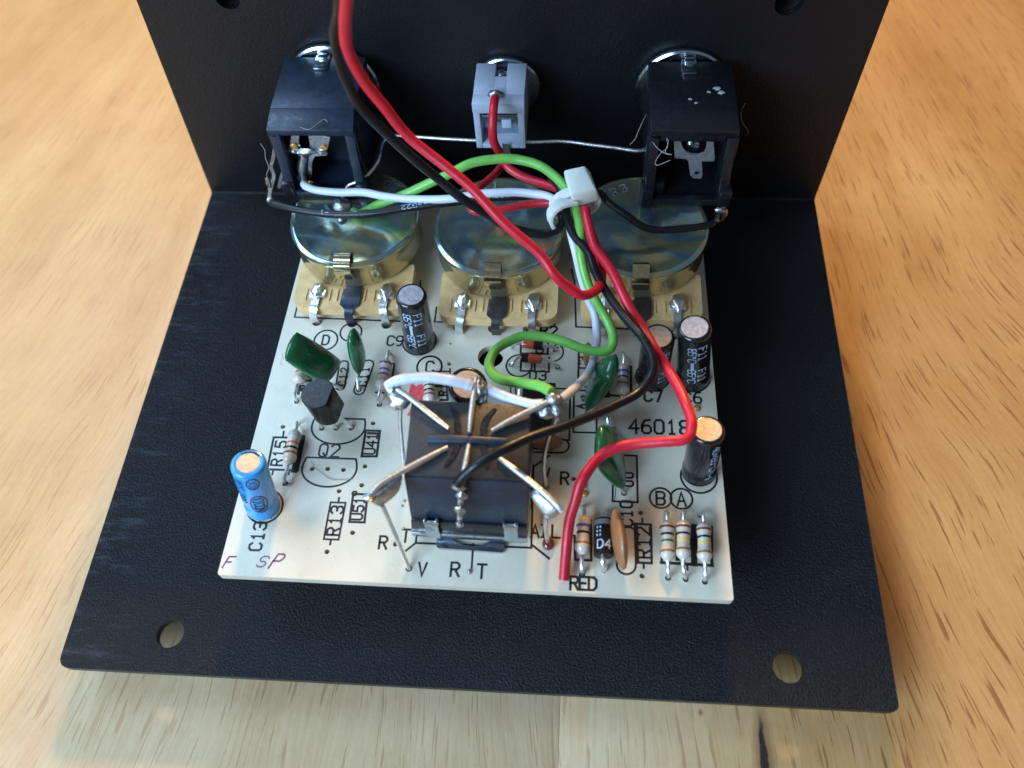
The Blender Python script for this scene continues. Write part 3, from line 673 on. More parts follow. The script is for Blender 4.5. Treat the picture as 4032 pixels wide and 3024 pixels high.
resistor((-8.13, -45.91, 10.40), (-7.39, -51.17, 10.40), None, None, [(0.45, 'brown'), (0.6, 'black'), (0.75, 'red')], "beige resistor beside a red pen mark, partly covered by the white jumper wire", 0.95)
resistor((15.56, -67.76, 10.50), (15.38, -73.41, 10.50), (15.26, -66.20, 9.00), (15.46, -75.47, 9.00), [(0.14, 'yellow'), (0.3, 'violet'), (0.47, 'black'), (0.73, 'gold')], "beige resistor with yellow and violet rings beside the black diode at the red wire's end", 1.02)
resistor((26.65, -68.04, 10.50), (26.58, -73.83, 10.50), (26.56, -66.49, 9.00), (26.72, -75.45, 9.00), [(0.2, 'brown'), (0.37, 'black'), (0.53, 'green'), (0.78, 'gold')], "beige resistor with a green ring, leftmost of the three side by side")
resistor((28.81, -68.03, 10.70), (28.53, -73.60, 10.70), (28.90, -66.39, 9.00), (28.93, -75.49, 9.00), [(0.2, 'brown'), (0.37, 'black'), (0.53, 'yellow'), (0.76, 'gold')], "beige resistor with a yellow ring, touching the green-ringed resistor at its left")
resistor((31.47, -68.13, 10.60), (31.35, -73.79, 10.60), (31.25, -66.52, 9.00), (31.42, -75.65, 9.00), [(0.22, 'brown'), (0.4, 'black'), (0.55, 'yellow'), (0.78, 'gold')], "beige resistor nearest the front right corner of the board, yellow ring in its middle")
resistor((21.10, -43.31, 10.40), (20.83, -48.78, 10.40), (20.95, -40.88, 9.00), (20.92, -49.22, 9.00), [(0.12, 'yellow'), (0.3, 'violet'), (0.48, 'black'), (0.68, 'gold')], "beige resistor with yellow and violet rings between a green capacitor and the black wire loop", 0.98)
resistor((18.80, -53.57, 10.40), (19.41, -58.89, 10.40), (18.69, -51.56, 9.00), None, [(0.22, 'brown'), (0.4, 'black')], "beige resistor mostly hidden behind the green capacitor crossed by the red wire", 0.98)

# ------------------------------------------------------------------ electrolytic capacitors
def electrolytic(base, top, r, sleeve, topmat, label, prints, lip=0.22, ink=SILKW, group="round can capacitors on the board"):
    base, top = Vector(base), Vector(top); H = (top - base).length
    t = thing("electrolytic_capacitor", base, label, "capacitor", group)
    bm = BM()
    lathe(bm, base, top, [(0.15, r * 0.9), (0.3, r * 1.03), (0.16 * H, r * 1.03), (0.2 * H, r * 0.95), (0.235 * H, r * 0.93), (0.27 * H, r * 0.97), (0.3 * H, r), (H - 0.75, r), (H - 0.4, r * 0.985), (H - 0.1, r * 0.92), (H, r * 0.86), (H + 0.02, r * (0.84 - lip * 0.2)), (H - 0.06, r * (1 - lip))], 40)
    obj("sleeve", bm, sleeve, t, sharp=50)
    bm = BM(); lathe(bm, base, top, [(H - 0.3, r * (1 - lip)), (H - 0.02, r * (1 - lip)), (H + 0.0, r * 0.5), (H + 0.01, 0)], 32); obj("can_top", bm, topmat, t)
    bm = BM()
    for a in range(3):
        x, y, z = frame(base, top); dirv = x * math.cos(a * math.pi / 3 + .4) + y * math.sin(a * math.pi / 3 + .4)
    x, y, z = frame(base, top)
    for s, ang, h, size, adv, rot, gw in prints:
        def cyl(u, v, dz, ang=ang):
            th = ang + u / r
            return base + z * v + (x * math.cos(th) + y * math.sin(th)) * (r + 0.02 + dz)
        if s == 'bar':
            for k in range(2): ribbon(bm, [(-gw / 2 + gw * (k + .5) / 2, h - size / 2), (-gw / 2 + gw * (k + .5) / 2, h + size / 2)], gw / 2, cyl, 0.0)
        elif s == 'ring':
            ribbon(bm, [(gw * math.cos(2 * math.pi * q / 28), h + size * math.sin(2 * math.pi * q / 28)) for q in range(29)], 0.17, cyl, 0.01)
        else: text(bm, s, (0, h), size * 1.15, adv, 0.16 * size, cyl, rot, gw)
    obj("print", bm, ink, t)
    return t
DN = -math.pi / 2
electrolytic((-10.36, -39.69, 9.10), (-9.98, -39.43, 21.30), 2.3, SLEEVE, CANTOP, "black can capacitor standing alone in front of the left and middle controls",
    [("F11", -1.15, 8.9, 1.0, 1.0, DN, .8), ("85oC", -1.85, 8.7, .95, .85, DN, .75), ("bar", -1.72, 6.4, 2.2, 0, 0, .42), ("F11", -1.15, 3.8, 1.0, 1.0, DN, .8), ("85oC", -1.85, 3.4, .95, .85, DN, .75)])
electrolytic((25.41, -44.93, 9.10), (25.22, -44.88, 20.20), 2.3, SLEEVE, CANLIT, "black can capacitor with a warm-lit top crossed by the black and red wires",
    [("F11", -1.05, 8.2, 1.0, 1.0, DN, .8), ("F11", -1.05, 3.4, 1.0, 1.0, DN, .8), ("85oC", -1.75, 8.2, .95, .85, DN, .75)])
electrolytic((31.47, -44.79, 9.10), (29.96, -44.32, 21.80), 2.35, SLEEVE, CANTOP, "black can capacitor with a grey top at the right edge of the board",
    [("F11", -1.1, 9.4, 1.05, 1.05, DN, .85), ("85oC", -1.75, 9.2, .95, .85, DN, .75), ("bar", -1.72, 6.6, 1.5, 0, 0, .42), ("F11", -1.1, 4.0, 1.05, 1.05, DN, .85), ("85oC", -1.75, 4.0, .95, .85, DN, .75)])
electrolytic((31.43, -60.26, 9.10), (31.11, -59.21, 20.20), 2.3, SLEEVE, CANLIT, "black can capacitor with a warm-lit top beside the red wire's right bend",
    [("40+85oC", -1.0, 7.0, .9, .85, DN, .75), ("-85", -1.1, 1.8, .9, .9, DN, .75)])
electrolytic((-1.48, -52.05, 9.10), (-0.73, -53.28, 20.00), 2.75, SLEEVE, CANLIT, "wide black can capacitor behind the foot switch under the white jumper wire", [("bar", -1.6, 6, 3, 0, 0, .5)], 0.26)
blue = electrolytic((-29.39, -67.74, 9.10), (-28.11, -66.44, 20.70), 2.3, BLUESL, CANLIT, "bright blue can capacitor leaning at the front left corner of the board",
    [("XICON", -1.22, 4.6, 1.15, .74, DN, .6), ("ring", -1.22, 4.6, 2.2, 0, 0, 1.1), ("XIN", -1.2, 9.6, .8, .65, DN, .5), ("ring", -1.2, 9.9, 1.3, 0, 0, .8), ("XI", -1.15, .9, .8, .65, DN, .5), ("ring", -1.15, .6, 1.3, 0, 0, .85),
     ("220", -2.15, 5.8, .9, .8, DN, .7), ("85oC", -2.0, 9.4, .8, .65, DN, .5), ("+", -2.0, 1.6, .9, .8, DN, .7)], 0.36, INK)
b0, b1 = Vector((-29.39, -67.74, 9.10)), Vector((-28.11, -66.44, 20.70))
bm = BM(); x, y, z = frame(b0, b1); H = (b1 - b0).length
for k in range(9):
    th = 0.75 + 1.6 * k / 8
    pts = [(H - 0.74, 2.3), (H - 0.4, 2.27), (H - 0.1, 2.12), (H + 0.005, 1.96), (H + .01, 1.5)]
    row = [bm.verts.new(b0 + z * h + (x * math.cos(th) + y * math.sin(th)) * (r + 0.02)) for h, r in pts]
    if k:
        for j in range(4): bm.faces.new((prev[j], prev[j + 1], row[j + 1], row[j]))
    prev = row
obj("stripe", bm, SLEEVE, blue)

# ------------------------------------------------------------------ film and ceramic capacitors
def film_cap(corners, th, leads, label, rnd=0.55):
    c = [Vector(q) for q in corners]
    t = thing("film_capacitor", ((c[0].x + c[1].x) / 2, (c[0].y + c[1].y) / 2, ZB), label, "capacitor", "green dipped capacitors on the board")
    bm = BM(); pillow(bm, *c, th, 14, rnd); obj("body", bm, FILM, t, sharp=60)
    for a, b in leads:
        bm = BM(); tube(bm, [a, ((a[0] + b[0]) / 2, (a[1] + b[1]) / 2, (a[2] + ZB) / 2), b, (b[0], b[1], ZB - 1)], 0.26, 8, 3); obj("lead", bm, TIN, t)
film_cap([(-23.49, -48.69, 10.20), (-21.61, -43.83, 10.20), (-26.83, -44.00, 18.60), (-27.62, -49.35, 18.60)], 2.5, [((-23.30, -47.95, 10.40), (-21.47, -48.18, 9.00))], "large green capacitor leaning left over a resistor, left of the ringed letter D", 0.35)
film_cap([(-18.83, -47.05, 10.10), (-18.54, -43.30, 10.10), (-18.29, -42.97, 18.80), (-18.50, -46.07, 18.80)], 2.0, [((-18.85, -47.05, 10.40), (-18.78, -48.32, 9.00))], "slim green capacitor seen edge on, between the ringed letter D and its capsule outline")
film_cap([(15.34, -52.20, 9.80), (17.17, -43.67, 10.20), (19.68, -46.56, 18.60), (18.80, -50.45, 17.80)], 2.7, [((15.74, -50.83, 10.40), (15.54, -51.76, 9.00))], "green capacitor tilted right, beside the white wire's lower end", 0.4)
film_cap([(21.31, -64.34, 9.80), (19.66, -54.24, 10.00), (17.24, -57.43, 17.80), (17.02, -63.85, 17.80)], 2.7, [((20.72, -63.68, 10.40), (21.06, -63.70, 9.00))], "green capacitor crossed by the red wire, above the printed C10", 0.4)
def ceramic(c, r, rot, label, name="ceramic_capacitor"):
    bm = BM(); blob(bm, c, r, 1, 0.05, 3, Matrix.Rotation(rot, 3, 'Z'))
    o = obj(name, bm, CERAM, None, (c[0], c[1], ZB)); tag(o, label, "capacitor", "brown ceramic capacitors on the board")
ceramic((20.12, -71.74, 12.60), (0.95, 4.0, 3.4), math.radians(9), "brown disc capacitor standing on edge beside the black diode")
ceramic((15.76, -42.60, 11.30), (0.8, 1.9, 2.2), 0.1, "small orange-brown capacitor peeking out behind the white wire's bend")
ceramic((10.00, -57.06, 11.00), (2.4, 1.0, 1.7), 0.0, "brown capacitor tucked against the right side of the foot switch")

# ------------------------------------------------------------------ diodes, transistor, chip
t = thing("rectifier_diode", (18.21, -70.77, 9.00), "thick black diode with a silver ring and white D4 print, beside the brown disc capacitor", "diode")
e0, e1 = Vector((18.25, -68.43, 10.80)), Vector((18.17, -73.61, 10.80)); L = (e1 - e0).length
bm = BM(); lathe(bm, e0, e1, [(0, 1.1), (0.12, 1.32), (L - 0.12, 1.32), (L, 1.1)], 26); obj("body", bm, EPOXY, t)
bm = BM(); lathe(bm, e0, e1, [(0.35, 1.3), (0.35, 1.345), (1.05, 1.345), (1.05, 1.3)], 26); obj("cathode_band", bm, DULLSTEEL, t)
for e, h in ((e0, (18.30, -67.12, 9.00)), (e1, (18.29, -74.75, 9.00))):
    bm = BM(); d = (e - (e0 + e1) / 2).normalized(); tube(bm, [e - d * .2, e + d * 0.6, (h[0], h[1], 9.9), (h[0], h[1], 8.2)], 0.42, 9, 4); obj("lead", bm, TIN, t)
bm = BM(); fx, fy, fz = frame(e0, e1)
def onb(u, v, dz):
    th = u / 1.32
    return e0 + (-fz) * (v - L) + (Vector((1, 0, 0)) * math.sin(th) + Vector((0, 0, 1)) * math.cos(th)) * (1.345 + dz) + fz * 0
text(bm, "D4", (0.0, 1.35), 1.15, 1.05, 0.18, onb, 0, .75)
for k in range(3): ribbon(bm, [(-.95, 2.6 + k * .55), (-.6, 2.6 + k * .55)], 0.3, onb, 0)
obj("print", bm, SILKW, t)
def glass_diode(a, b, h0, h1, label):
    a, b = Vector(a), Vector(b); L = (b - a).length
    t = thing("glass_diode", ((a.x + b.x) / 2, (a.y + b.y) / 2, ZB), label, "diode", "small glass diodes on the board")
    bm = BM(); lathe(bm, a, b, [(0, 0.3), (0.1, 0.62), (0.3, 0.7), (L - 0.3, 0.7), (L - 0.1, 0.62), (L, 0.3)], 20); obj("body", bm, GLASSD, t)
    return t, a, b, L
for args, dark in ((((5.58, -39.90, 10.10), (8.87, -40.28, 10.10), (3.89, -40.07, 9.00), (10.89, -40.34, 9.00), "small red glass diode partly covered by the green wire's loop"), (0.58, 0.98)), (((5.64, -42.50, 10.10), (8.89, -42.72, 10.10), (4.12, -43.22, 9.00), (11.22, -43.41, 9.00), "small red glass diode inside the green wire's loop, nearer the foot switch"), (0.02, 0.34))):
    t, a, b, L = glass_diode(*args)
    bm = BM(); lathe(bm, a, b, [(dark[0] * L, 0.6), (dark[0] * L, 0.72), (dark[1] * L, 0.72), (dark[1] * L, 0.6)], 20); obj("cathode_band", bm, EPOXY, t)
    for e, h, s in ((a, args[2], -1), (b, args[3], 1)):
        bm = BM(); tube(bm, [e, e + Vector((s * 0.5, 0, 0)), (h[0] - s * 0.25, h[1], 9.8), (h[0], h[1], 9.1), (h[0], h[1], 8.3)], 0.26, 8, 4); obj("lead", bm, TIN, t)

t = thing("transistor", (-22.06, -54.75, 9.00), "black transistor with a flat face, tilted above the upper half-round outline", "transistor")
a, b = Vector((-21.64, -53.73, 12.00)), Vector((-21.96, -54.01, 17.60))
x, y, z = frame(a, b); H = (b - a).length
bm = BM(); ring = []
for h, k in ((0, .96), (.12, 1), (H - .15, 1), (H, .95)):
    row = []
    for j in range(21):
        th = math.radians(70 + 284 * j / 20)
        row.append(bm.verts.new(a + z * h + (x * math.cos(th - .75) + y * math.sin(th - .75)) * 2.38 * k))
    ring.append(row)
for A, B in zip(ring, ring[1:]):
    for j in range(21): k = (j + 1) % 21; bm.faces.new((A[j], A[k], B[k], B[j]))
bm.faces.new(ring[0][::-1]); bm.faces.new(ring[-1]); obj("body", bm, EPOXY, t)
for k, h in enumerate(((-23.31, -55.05, 9.00), (-21.11, -54.97, 9.00), (-18.87, -54.89, 9.00))):
    s = a + x * (-1.0 + k * 0.95) + z * 0.3 + y * (-.2)
    bm = BM(); strap(bm, [s, (h[0] * .45 + s.x * .55, h[1] * .5 + s.y * .5, 10.9), (h[0], h[1], 9.2), (h[0], h[1], 8.2)], 0.5, 0.28); obj("lead", bm, TIN, t)

t = thing("integrated_circuit", (8.36, -49.42, 9.00), "black eight-pin chip between the green wire's end and the foot switch", "chip")
p0, p1 = (6.23, -48.49, 13.20), (11.23, -48.42, 13.20)
x0, x1, y1 = p0[0], p1[0], p0[1]; y0 = y1 - 8.6
bm = BM(); hexa(bm, [(x0, y0, 10.2), (x1, y0, 10.2), (x1, y1, 10.2), (x0, y1, 10.2)], [(x0 + .15, y0 + .15, 13.2), (x1 - .15, y0 + .15, 13.2), (x1 - .15, y1 - .15, 13.2), (x0 + .15, y1 - .15, 13.2)], 0.08); obj("body", bm, EPOXY, t)
for k in range(4):
    for s, xx in ((-1, x0), (1, x1)):
        yy = y1 - 1.1 - k * 2.15
        bm = BM(); strap(bm, [(xx - s * .2, yy, 11.7), (xx + s * .45, yy, 11.7), (xx + s * .62, yy, 11.2), (xx + s * .66, yy, 8.4)], 1.0, 0.22, 3, (0, 1, 0)); obj("pin", bm, TIN, t)

# ------------------------------------------------------------------ the three rotary controls
def control(cx, cy, label, marks, dark):
    t = thing("potentiometer", (cx, cy, ZB), label, "potentiometer", "round metal-canned controls behind the board")
    R = 10.25
    prof = [(1.75, R - 0.9), (1.75, R - 0.15), (2.0, R - 0.1), (4.4, R - 0.35), (5.9, R - 0.12), (6.3, R + 0.06), (6.75, R), (7.0, R - 0.45), (7.0, R - 0.8), (6.9, R - 1.1), (7.02, 6.5), (7.08, 0)]
    bm = BM(); lathe(bm, (cx, cy, 11.0), (cx, cy, 20), prof, 64); obj("can", bm, CHROM, t, sharp=50)
    # crimp tab bridging the rim at the front
    bm = BM()
    strap(bm, [(cx - .3, cy - R + 2.6, 18.0), (cx - .3, cy - R + 1.9, 18.75), (cx - .3, cy - R + 1.1, 18.75), (cx - .3, cy - R + .6, 18.35), (cx - .3, cy - R - .05, 18.2), (cx - .3, cy - R - .42, 17.3), (cx - .3, cy - R - .35, 16.2), (cx - .3, cy - R - .05, 15.1)], 2.5, 0.3, 5); obj("crimp_tab", bm, BRASSY, t, sharp=55)
    # tan phenolic wafer sticking out at the front
    o = rounded([(cx - 9.0, cy - 13.9), (cx + 9.5, cy - 13.9), (cx + 9.5, cy - 5), (cx - 9.0, cy - 5)], (2.2, 2.2, .5, .5))
    sheet("wafer", o, [], 10.3, 12.2, PHENOL, t)
    bm = BM(); lathe(bm, (cx, cy + .8, 12.25), (cx, cy + .8, 13), [(0, 9.9), (.5, 9.9)], 40); obj("track_disc", bm, BLACKP, t)
    for dx, mt in ((-5.0, TIN), (0.3, dark), (5.9, TIN)):
        bm = BM()
        hx = cx + dx + (-.7 if dx < 0 else (-.3 if dx < 1 else -.2)); hy = cy - 14.5
        if mt is TIN:
            strap(bm, [(cx + dx - .3, cy - 11.2, 12.45), (cx + dx - .3, cy - 12.6, 12.5), (cx + dx - .35, cy - 13.9, 12.35), (hx, cy - 14.7, 11.2), (hx, hy - .15, 9.6), (hx, hy, 8.2)], 1.15, 0.35, 5)
            blob(bm, (cx + dx - .2, cy - 10.9, 12.7), (.95, 1.5, .75), dx, .35, 3); box(bm, (cx + dx - 1.5, cy - 12.1, 12.15), (cx + dx + 1.1, cy - 10.6, 12.65), .15)
        else:
            strap(bm, [(cx + dx, cy - 9.0, 12.5), (cx + dx, cy - 11.0, 12.55), (cx + dx - .1, cy - 12.8, 12.5), (cx + dx - .15, cy - 13.9, 12.2), (hx, cy - 14.7, 11.2), (hx, hy - .15, 9.6), (hx, hy, 8.2)], lambda f: 3.0 if .12 < f < .42 else (3.0 - 1.7 * min(1, max(0, (f - .42) / .12)) if f >= .42 else 2.2), 0.35, 6)
        obj("terminal", bm, mt, t, sharp=50)
        # moulded slot rim round each terminal
        bm = BM()
        ww = 1.9 if mt is TIN else 2.2
        for a_, b_ in (((-ww, -12.6), (-ww, -10.4)), ((ww, -12.6), (ww, -10.4))):
            box(bm, (cx + dx - .2 + a_[0] - .12, cy + a_[1], 12.15), (cx + dx - .2 + a_[0] + .12, cy + b_[1], 12.4))
        obj("slot_rim", bm, PHENOL, t)
    bm = BM()
    for s, px, py, rot in marks: text(bm, s, (cx + px, cy + py), 1.5, 1.7, 0.24, lambda x, y, z: Vector((x, y, 18.12 + z)), rot)
    if marks: obj("embossed_mark", bm, TIN, t)
    bm = BM(); lathe(bm, (cx, cy, -6.4), (cx, cy, 11), [(0, 2.4), (3.5, 2.4), (3.5, 3.1), (17.4, 3.1)], 20); obj("shaft", bm, STEEL, t)
    return t
control(*potc[0], "round zinc-plated control at the left, under the left jack and the green wire's end", [("07", 5.2, 6.4, -0.4)], simple("navy_terminal", (0.035, 0.042, 0.075), 0.3, 0.5))
control(*potc[1], "round zinc-plated control in the middle, below the pale grey power socket", [("0", 6.0, 5.9, -0.4), ("11", -2.0, 8.2, 0)], DARKMETAL)
control(*potc[2], "round zinc-plated control at the right, stamped ER3 beside the right jack", [("ER3", -4.2, 6.6, 0.5)], DARKMETAL)

# ------------------------------------------------------------------ jacks
def jack(x0, x1, yf, z0, z1, cham, label, wx, wz, wr, yl):
    shell = DUSTYBLUEP if cham else BLACKP
    t = thing("jack_socket", ((x0 + x1) / 2, yf, z0), label, "jack socket", "black jack sockets on the back panel")
    bm = BM()
    w = 1.45
    # shell: roof (with chamfered lip), two cheeks, floor, rear wall
    ych = yf + 3.6
    if cham:
        hexa(bm, [(x0, ych, z1 - 1.2), (x1, ych, z1 - 1.2), (x1, -1.6, z1 - 1.2), (x0, -1.6, z1 - 1.2)], [(x0, ych, z1), (x1, ych, z1), (x1, -1.6, z1), (x0, -1.6, z1)], .12)
        hexa(bm, [(x0 - .15, yf, z1 - 2.1), (x1 + .15, yf, z1 - 2.1), (x1, ych - .01, z1 - 1.3), (x0, ych - .01, z1 - 1.3)], [(x0 - .15, yf, z1 - 1.0), (x1 + .15, yf, z1 - 1.0), (x1, ych - .01, z1 - .02), (x0, ych - .01, z1 - .02)], .1)
    else:
        hexa(bm, [(x0, yf, z1 - 1.2), (x1, yf, z1 - 1.2), (x1, -1.6, z1 - 1.2), (x0, -1.6, z1 - 1.2)], [(x0, yf, z1), (x1, yf, z1), (x1, -1.6, z1), (x0, -1.6, z1)], .15)
    for a, b in ((x0 + .05, x0 + w), (x1 - w, x1 - .05)):
        hexa(bm, [(a, -1.7, z0), (b, -1.7, z0), (b, -1.7, z1 - 1.25), (a, -1.7, z1 - 1.25)], [(a, yl + .6, z0), (b, yl + .6, z0), (b, yf + .3, z1 - 1.9), (a, yf + .3, z1 - 1.9)], .1)
    box(bm, (x0 + w, -3, z0), (x1 - w, -1.65, z1 - 1.25)); box(bm, (x0 + w - .02, yl + .7, z0 + .02), (x1 - w + .02, yl + 2.0, z0 + 1.2), .1); box(bm, (x0 + w, yl + 2.02, z0 + .04), (x1 - w, -3.02, z0 + .5))
    box(bm, (x0 + 1.6, yf + .5, z1 - 2.6), (x1 - 1.6, yf + 2.2, z1 - 1.3), .1)
    box(bm, (x0 + w, yf + 6.5, z0 + 0.55), (x1 - w, -3.05, z1 - 1.3)); box(bm, (x0 + w, yl + 2.1, z0 + .55), (x0 + w + 1.6, yl + 4, z0 + 3.2), .15)
    obj("housing", bm, shell, t)
    bm = BM()
    for s, xx in ((1, x0 + .4), (-1, x1 - .4)):
        box(bm, (xx - .7, yf + .2, z0 + 3.5), (xx + .7, yf + 1.7, z1 - 1.8), .2); box(bm, (xx - .9, yl + .4, z0 + .01), (xx + .9, yl + 3.2, z0 + 3.2), .2)
    obj("cheek_rib", bm, BLACKP, t)
    bm = BM(); lathe(bm, (wx, -1.25, wz), (wx, 0, wz), [(0, 3.4), (0, wr - .3), (.25, wr), (.8, wr), (1.1, wr - .25), (1.1, 3.4)], 48)
    obj("washer", bm, STEEL, t)
    cx = (x0 + x1) / 2
    bm = BM(); box(bm, (cx - .3 - 1.1, -4.6, z1 - .05), (cx - .3 + 1.2, -1.4, z1 + .28), .12); box(bm, (cx - .9, -2.6, z1 + .2), (cx + .5, -1.45, z1 + .75), .15); box(bm, (cx - 1.2, -4.9, z1 + .02), (cx + .7, -4.1, z1 + .5), .12)
    obj("retaining_clip", bm, STEEL, t)
    return t
jl = jack(-33.0, -20.1, -16.8, 18.25, 32.2, True, "black jack socket at the left of the back panel, white wire soldered to it", -26.5, 26.3, 7.4, (-30.26, -18.07, 18.80)[1] - .7)
jr = jack(23.8, 36.5, -16.6, 18.25, 31.4, False, "black jack socket at the right of the back panel with an empty grey lug", 29.5, 25.6, 7.3, (30.31, -18.86, 18.80)[1] - .7)
def plate_y(name, uv, y, th, mat, parent):
    n = len(uv); bm = BM()
    A = [bm.verts.new((p[0], y, p[2])) for p in uv]; B = [bm.verts.new((p[0], y + th, p[2])) for p in uv]
    bm.faces.new(A); bm.faces.new(B[::-1])
    for k in range(n): j = (k + 1) % n; bm.faces.new((A[k], B[k], B[j], A[j]))
    return obj(name, bm, mat, parent)
Q = [(27.45, -15.60, 28.59), (28.02, -15.60, 25.06), (29.83, -15.60, 24.83), (30.16, -15.60, 24.31), (30.77, -15.60, 21.50), (31.41, -15.60, 20.81), (32.57, -15.60, 20.82), (32.66, -15.60, 21.53), (32.13, -15.60, 24.38), (33.98, -15.60, 24.46), (33.93, -15.60, 25.23), (33.31, -15.60, 28.24), (32.29, -15.60, 28.38), (32.42, -15.60, 26.74), (32.16, -15.60, 25.98), (31.39, -15.60, 25.61), (30.38, -15.60, 25.81), (29.49, -15.60, 26.31), (28.85, -15.60, 27.21), (28.38, -15.60, 28.59)]
plate_y("solder_lug", Q, -15.6, .35, DULLSTEEL, jr)
px_, py_, pz_ = (31.62, -15.65, 22.05); bm = BM(); lathe(bm, (px_ + .05, -15.66, pz_), (px_ + .05, -15, pz_), [(0, 0), (0, .34), (.03, .36)], 14); obj("lug_hole", bm, BLACKP, jr)
px_, py_, pz_ = (30.53, -13.50, 26.05); bm = BM(); lathe(bm, (px_, -14.6, pz_), (px_, -9, pz_), [(0, 0), (0, .95), (.3, 1.2), (5, 1.2)], 22); obj("contact_pin", bm, STEEL, jr)
bm = BM(); strap(bm, [(35.93, -16.00, 26.55), (36.28, -16.20, 24.03), (36.50, -16.40, 21.31), (36.27, -16.60, 18.48), (36.68, -17.00, 16.34), (36.17, -17.60, 15.82), (35.72, -18.00, 14.00), (35.34, -18.20, 13.26)], 0.55, 0.3, 5); blob(bm, (36.11, -17.60, 15.70), (.9, .5, .7), 3, .4, 2); blob(bm, (35.72, -18.00, 14.00), (.8, .5, .5), 5, .4, 2); blob(bm, (36.95, -17.60, 14.95), (.45, .4, 1.4), 6, .3, 2); obj("ground_lug", bm, SOLDER, jr)
bm = BM(); strap(bm, [(24.70, -15.50, 19.40), (25.10, -15.80, 15.43), (25.76, -16.20, 14.40), (26.01, -16.60, 11.20)], 0.55, 0.3, 5, (1, .6, 0)); blob(bm, (25.73, -16.30, 13.01), (.35, .3, .9), 2, .3, 2); obj("side_lug", bm, SOLDER, jr)
bm = BM(); blob(bm, (26.50, -15.80, 12.77), (.7, .4, 1.0), 2, .4, 2); obj("flux_residue", bm, FLUX, jr)
# left jack: T-shaped tinned lug with solder
Q = [(-30.08, -15.40, 29.12), (-31.58, -15.40, 25.50), (-30.31, -15.40, 25.09), (-30.08, -15.40, 24.45), (-30.86, -15.40, 22.16), (-31.48, -15.40, 20.49), (-29.37, -15.40, 19.95), (-28.43, -15.40, 23.29), (-27.61, -15.40, 24.59), (-25.77, -15.40, 24.82), (-24.24, -15.40, 28.56), (-27.45, -15.40, 29.54), (-27.85, -15.40, 26.48), (-28.63, -15.40, 25.95), (-29.46, -15.40, 26.15), (-29.42, -15.40, 27.50), (-28.95, -15.40, 28.93)]
plate_y("solder_lug", Q, -15.4, .35, TIN, jl)
bm = BM(); blob(bm, (-28.93, -15.70, 25.81), (1.9, .5, .75), 4, .5, 3); tube(bm, [(-29.05, -15.70, 25.07), (-30.05, -15.90, 22.67), (-30.34, -16.20, 20.75), (-30.08, -16.40, 19.71)], [.7, .8, .6, .55], 10, 4); blob(bm, (-26.06, -15.70, 25.74), (.8, .45, .4), 7, .4, 2); blob(bm, (-30.44, -15.70, 25.90), (.8, .45, .4), 8, .4, 2); obj("solder_joint", bm, SOLDER, jl)
bm = BM(); blob(bm, (-30.31, -15.65, 26.85), (.6, .2, .6), 9, .5, 2); blob(bm, (-25.65, -15.65, 26.63), (.5, .2, .5), 10, .5, 2); blob(bm, (-29.31, -16.50, 20.05), (.5, .3, .3), 11, .5, 2); obj("flux_residue", bm, FLUX, jl)
bm = BM(); strap(bm, [(-32.87, -15.80, 27.84), (-33.82, -16.00, 25.42), (-34.86, -16.20, 23.18), (-34.90, -16.50, 21.44), (-36.22, -17.00, 18.63), (-36.63, -17.40, 17.29), (-36.60, -17.60, 15.83)], 0.55, 0.3, 5); blob(bm, (-36.58, -17.50, 16.80), (.7, .5, .8), 12, .4, 2); blob(bm, (-36.06, -16.80, 20.15), (.4, .4, 1.3), 14, .5, 2); obj("ground_lug", bm, SOLDER, jl)
bm = BM(); strap(bm, [(-32.71, -14.80, 24.81), (-33.14, -15.00, 22.29), (-34.52, -15.20, 19.68), (-35.43, -15.40, 17.56)], 0.5, 0.25, 4); obj("side_lug", bm, TIN, jl)

# ------------------------------------------------------------------ power socket
dc = thing("power_socket", (1.4, -6, 22), "pale grey power socket in the middle of the back panel", "power socket")
x0, x1, yf, z0, z1 = -2.75, 5.1, -10.6, 22.0, 31.0
bm = BM()
box(bm, (x0, -8.6, z1 - 1.4), (.35, -1.5, z1), .12); box(bm, (2.15, -8.6, z1 - 1.4), (x1, -1.5, z1), .12); box(bm, (.34, -8.6, z1 - 1.38), (2.16, -4.6, z1 - .02))
hexa(bm, [(x0 - .05, yf, z1 - 2.0), (x1 + .05, yf, z1 - 2.0), (x1, -8.61, z1 - 1.4), (x0, -8.61, z1 - 1.4)], [(x0 - .05, yf, z1 - .15), (x1 + .05, yf, z1 - .15), (x1, -8.61, z1 - .02), (x0, -8.61, z1 - .02)], .08)
for a, b in ((x0 + .02, x0 + 1.0), (x1 - 1.0, x1 - .02)): box(bm, (a, yf + .02, z0), (b, -1.6, z1 - 1.42), .1)
box(bm, (x0 + 1.0, yf + .03, z0), (x1 - 1.0, -1.7, z0 + .9), .1); box(bm, (x0 + 1, -3, z0 + .92), (x1 - 1, -1.62, z1 - 1.42))
obj("housing", bm, GREYP, dc)
bm = BM(); box(bm, (x0 + 1.02, -8.2, z0 + .95), (x1 - 1.02, -7.8, z1 - 1.45)); box(bm, (x0 + 1.05, -9.9, z1 - 3.3), (x1 - 1.05, -8.25, z1 - 2.9), .1); box(bm, (x0 + 1.1, -9.3, z1 - 3.9), (x1 - 1.1, -9.0, z1 - 3.35)); box(bm, (1.4, -10.9, z0 - 1.6), (2.6, -10.65, z0 + 1.2))
obj("contact_spring", bm, STEEL, dc)
bm = BM(); box(bm, (1.3, -8.45, z0 + 2.2), (2.8, -8.2, z0 + 3.8), .08); obj("moulded_square", bm, GREYP, dc)
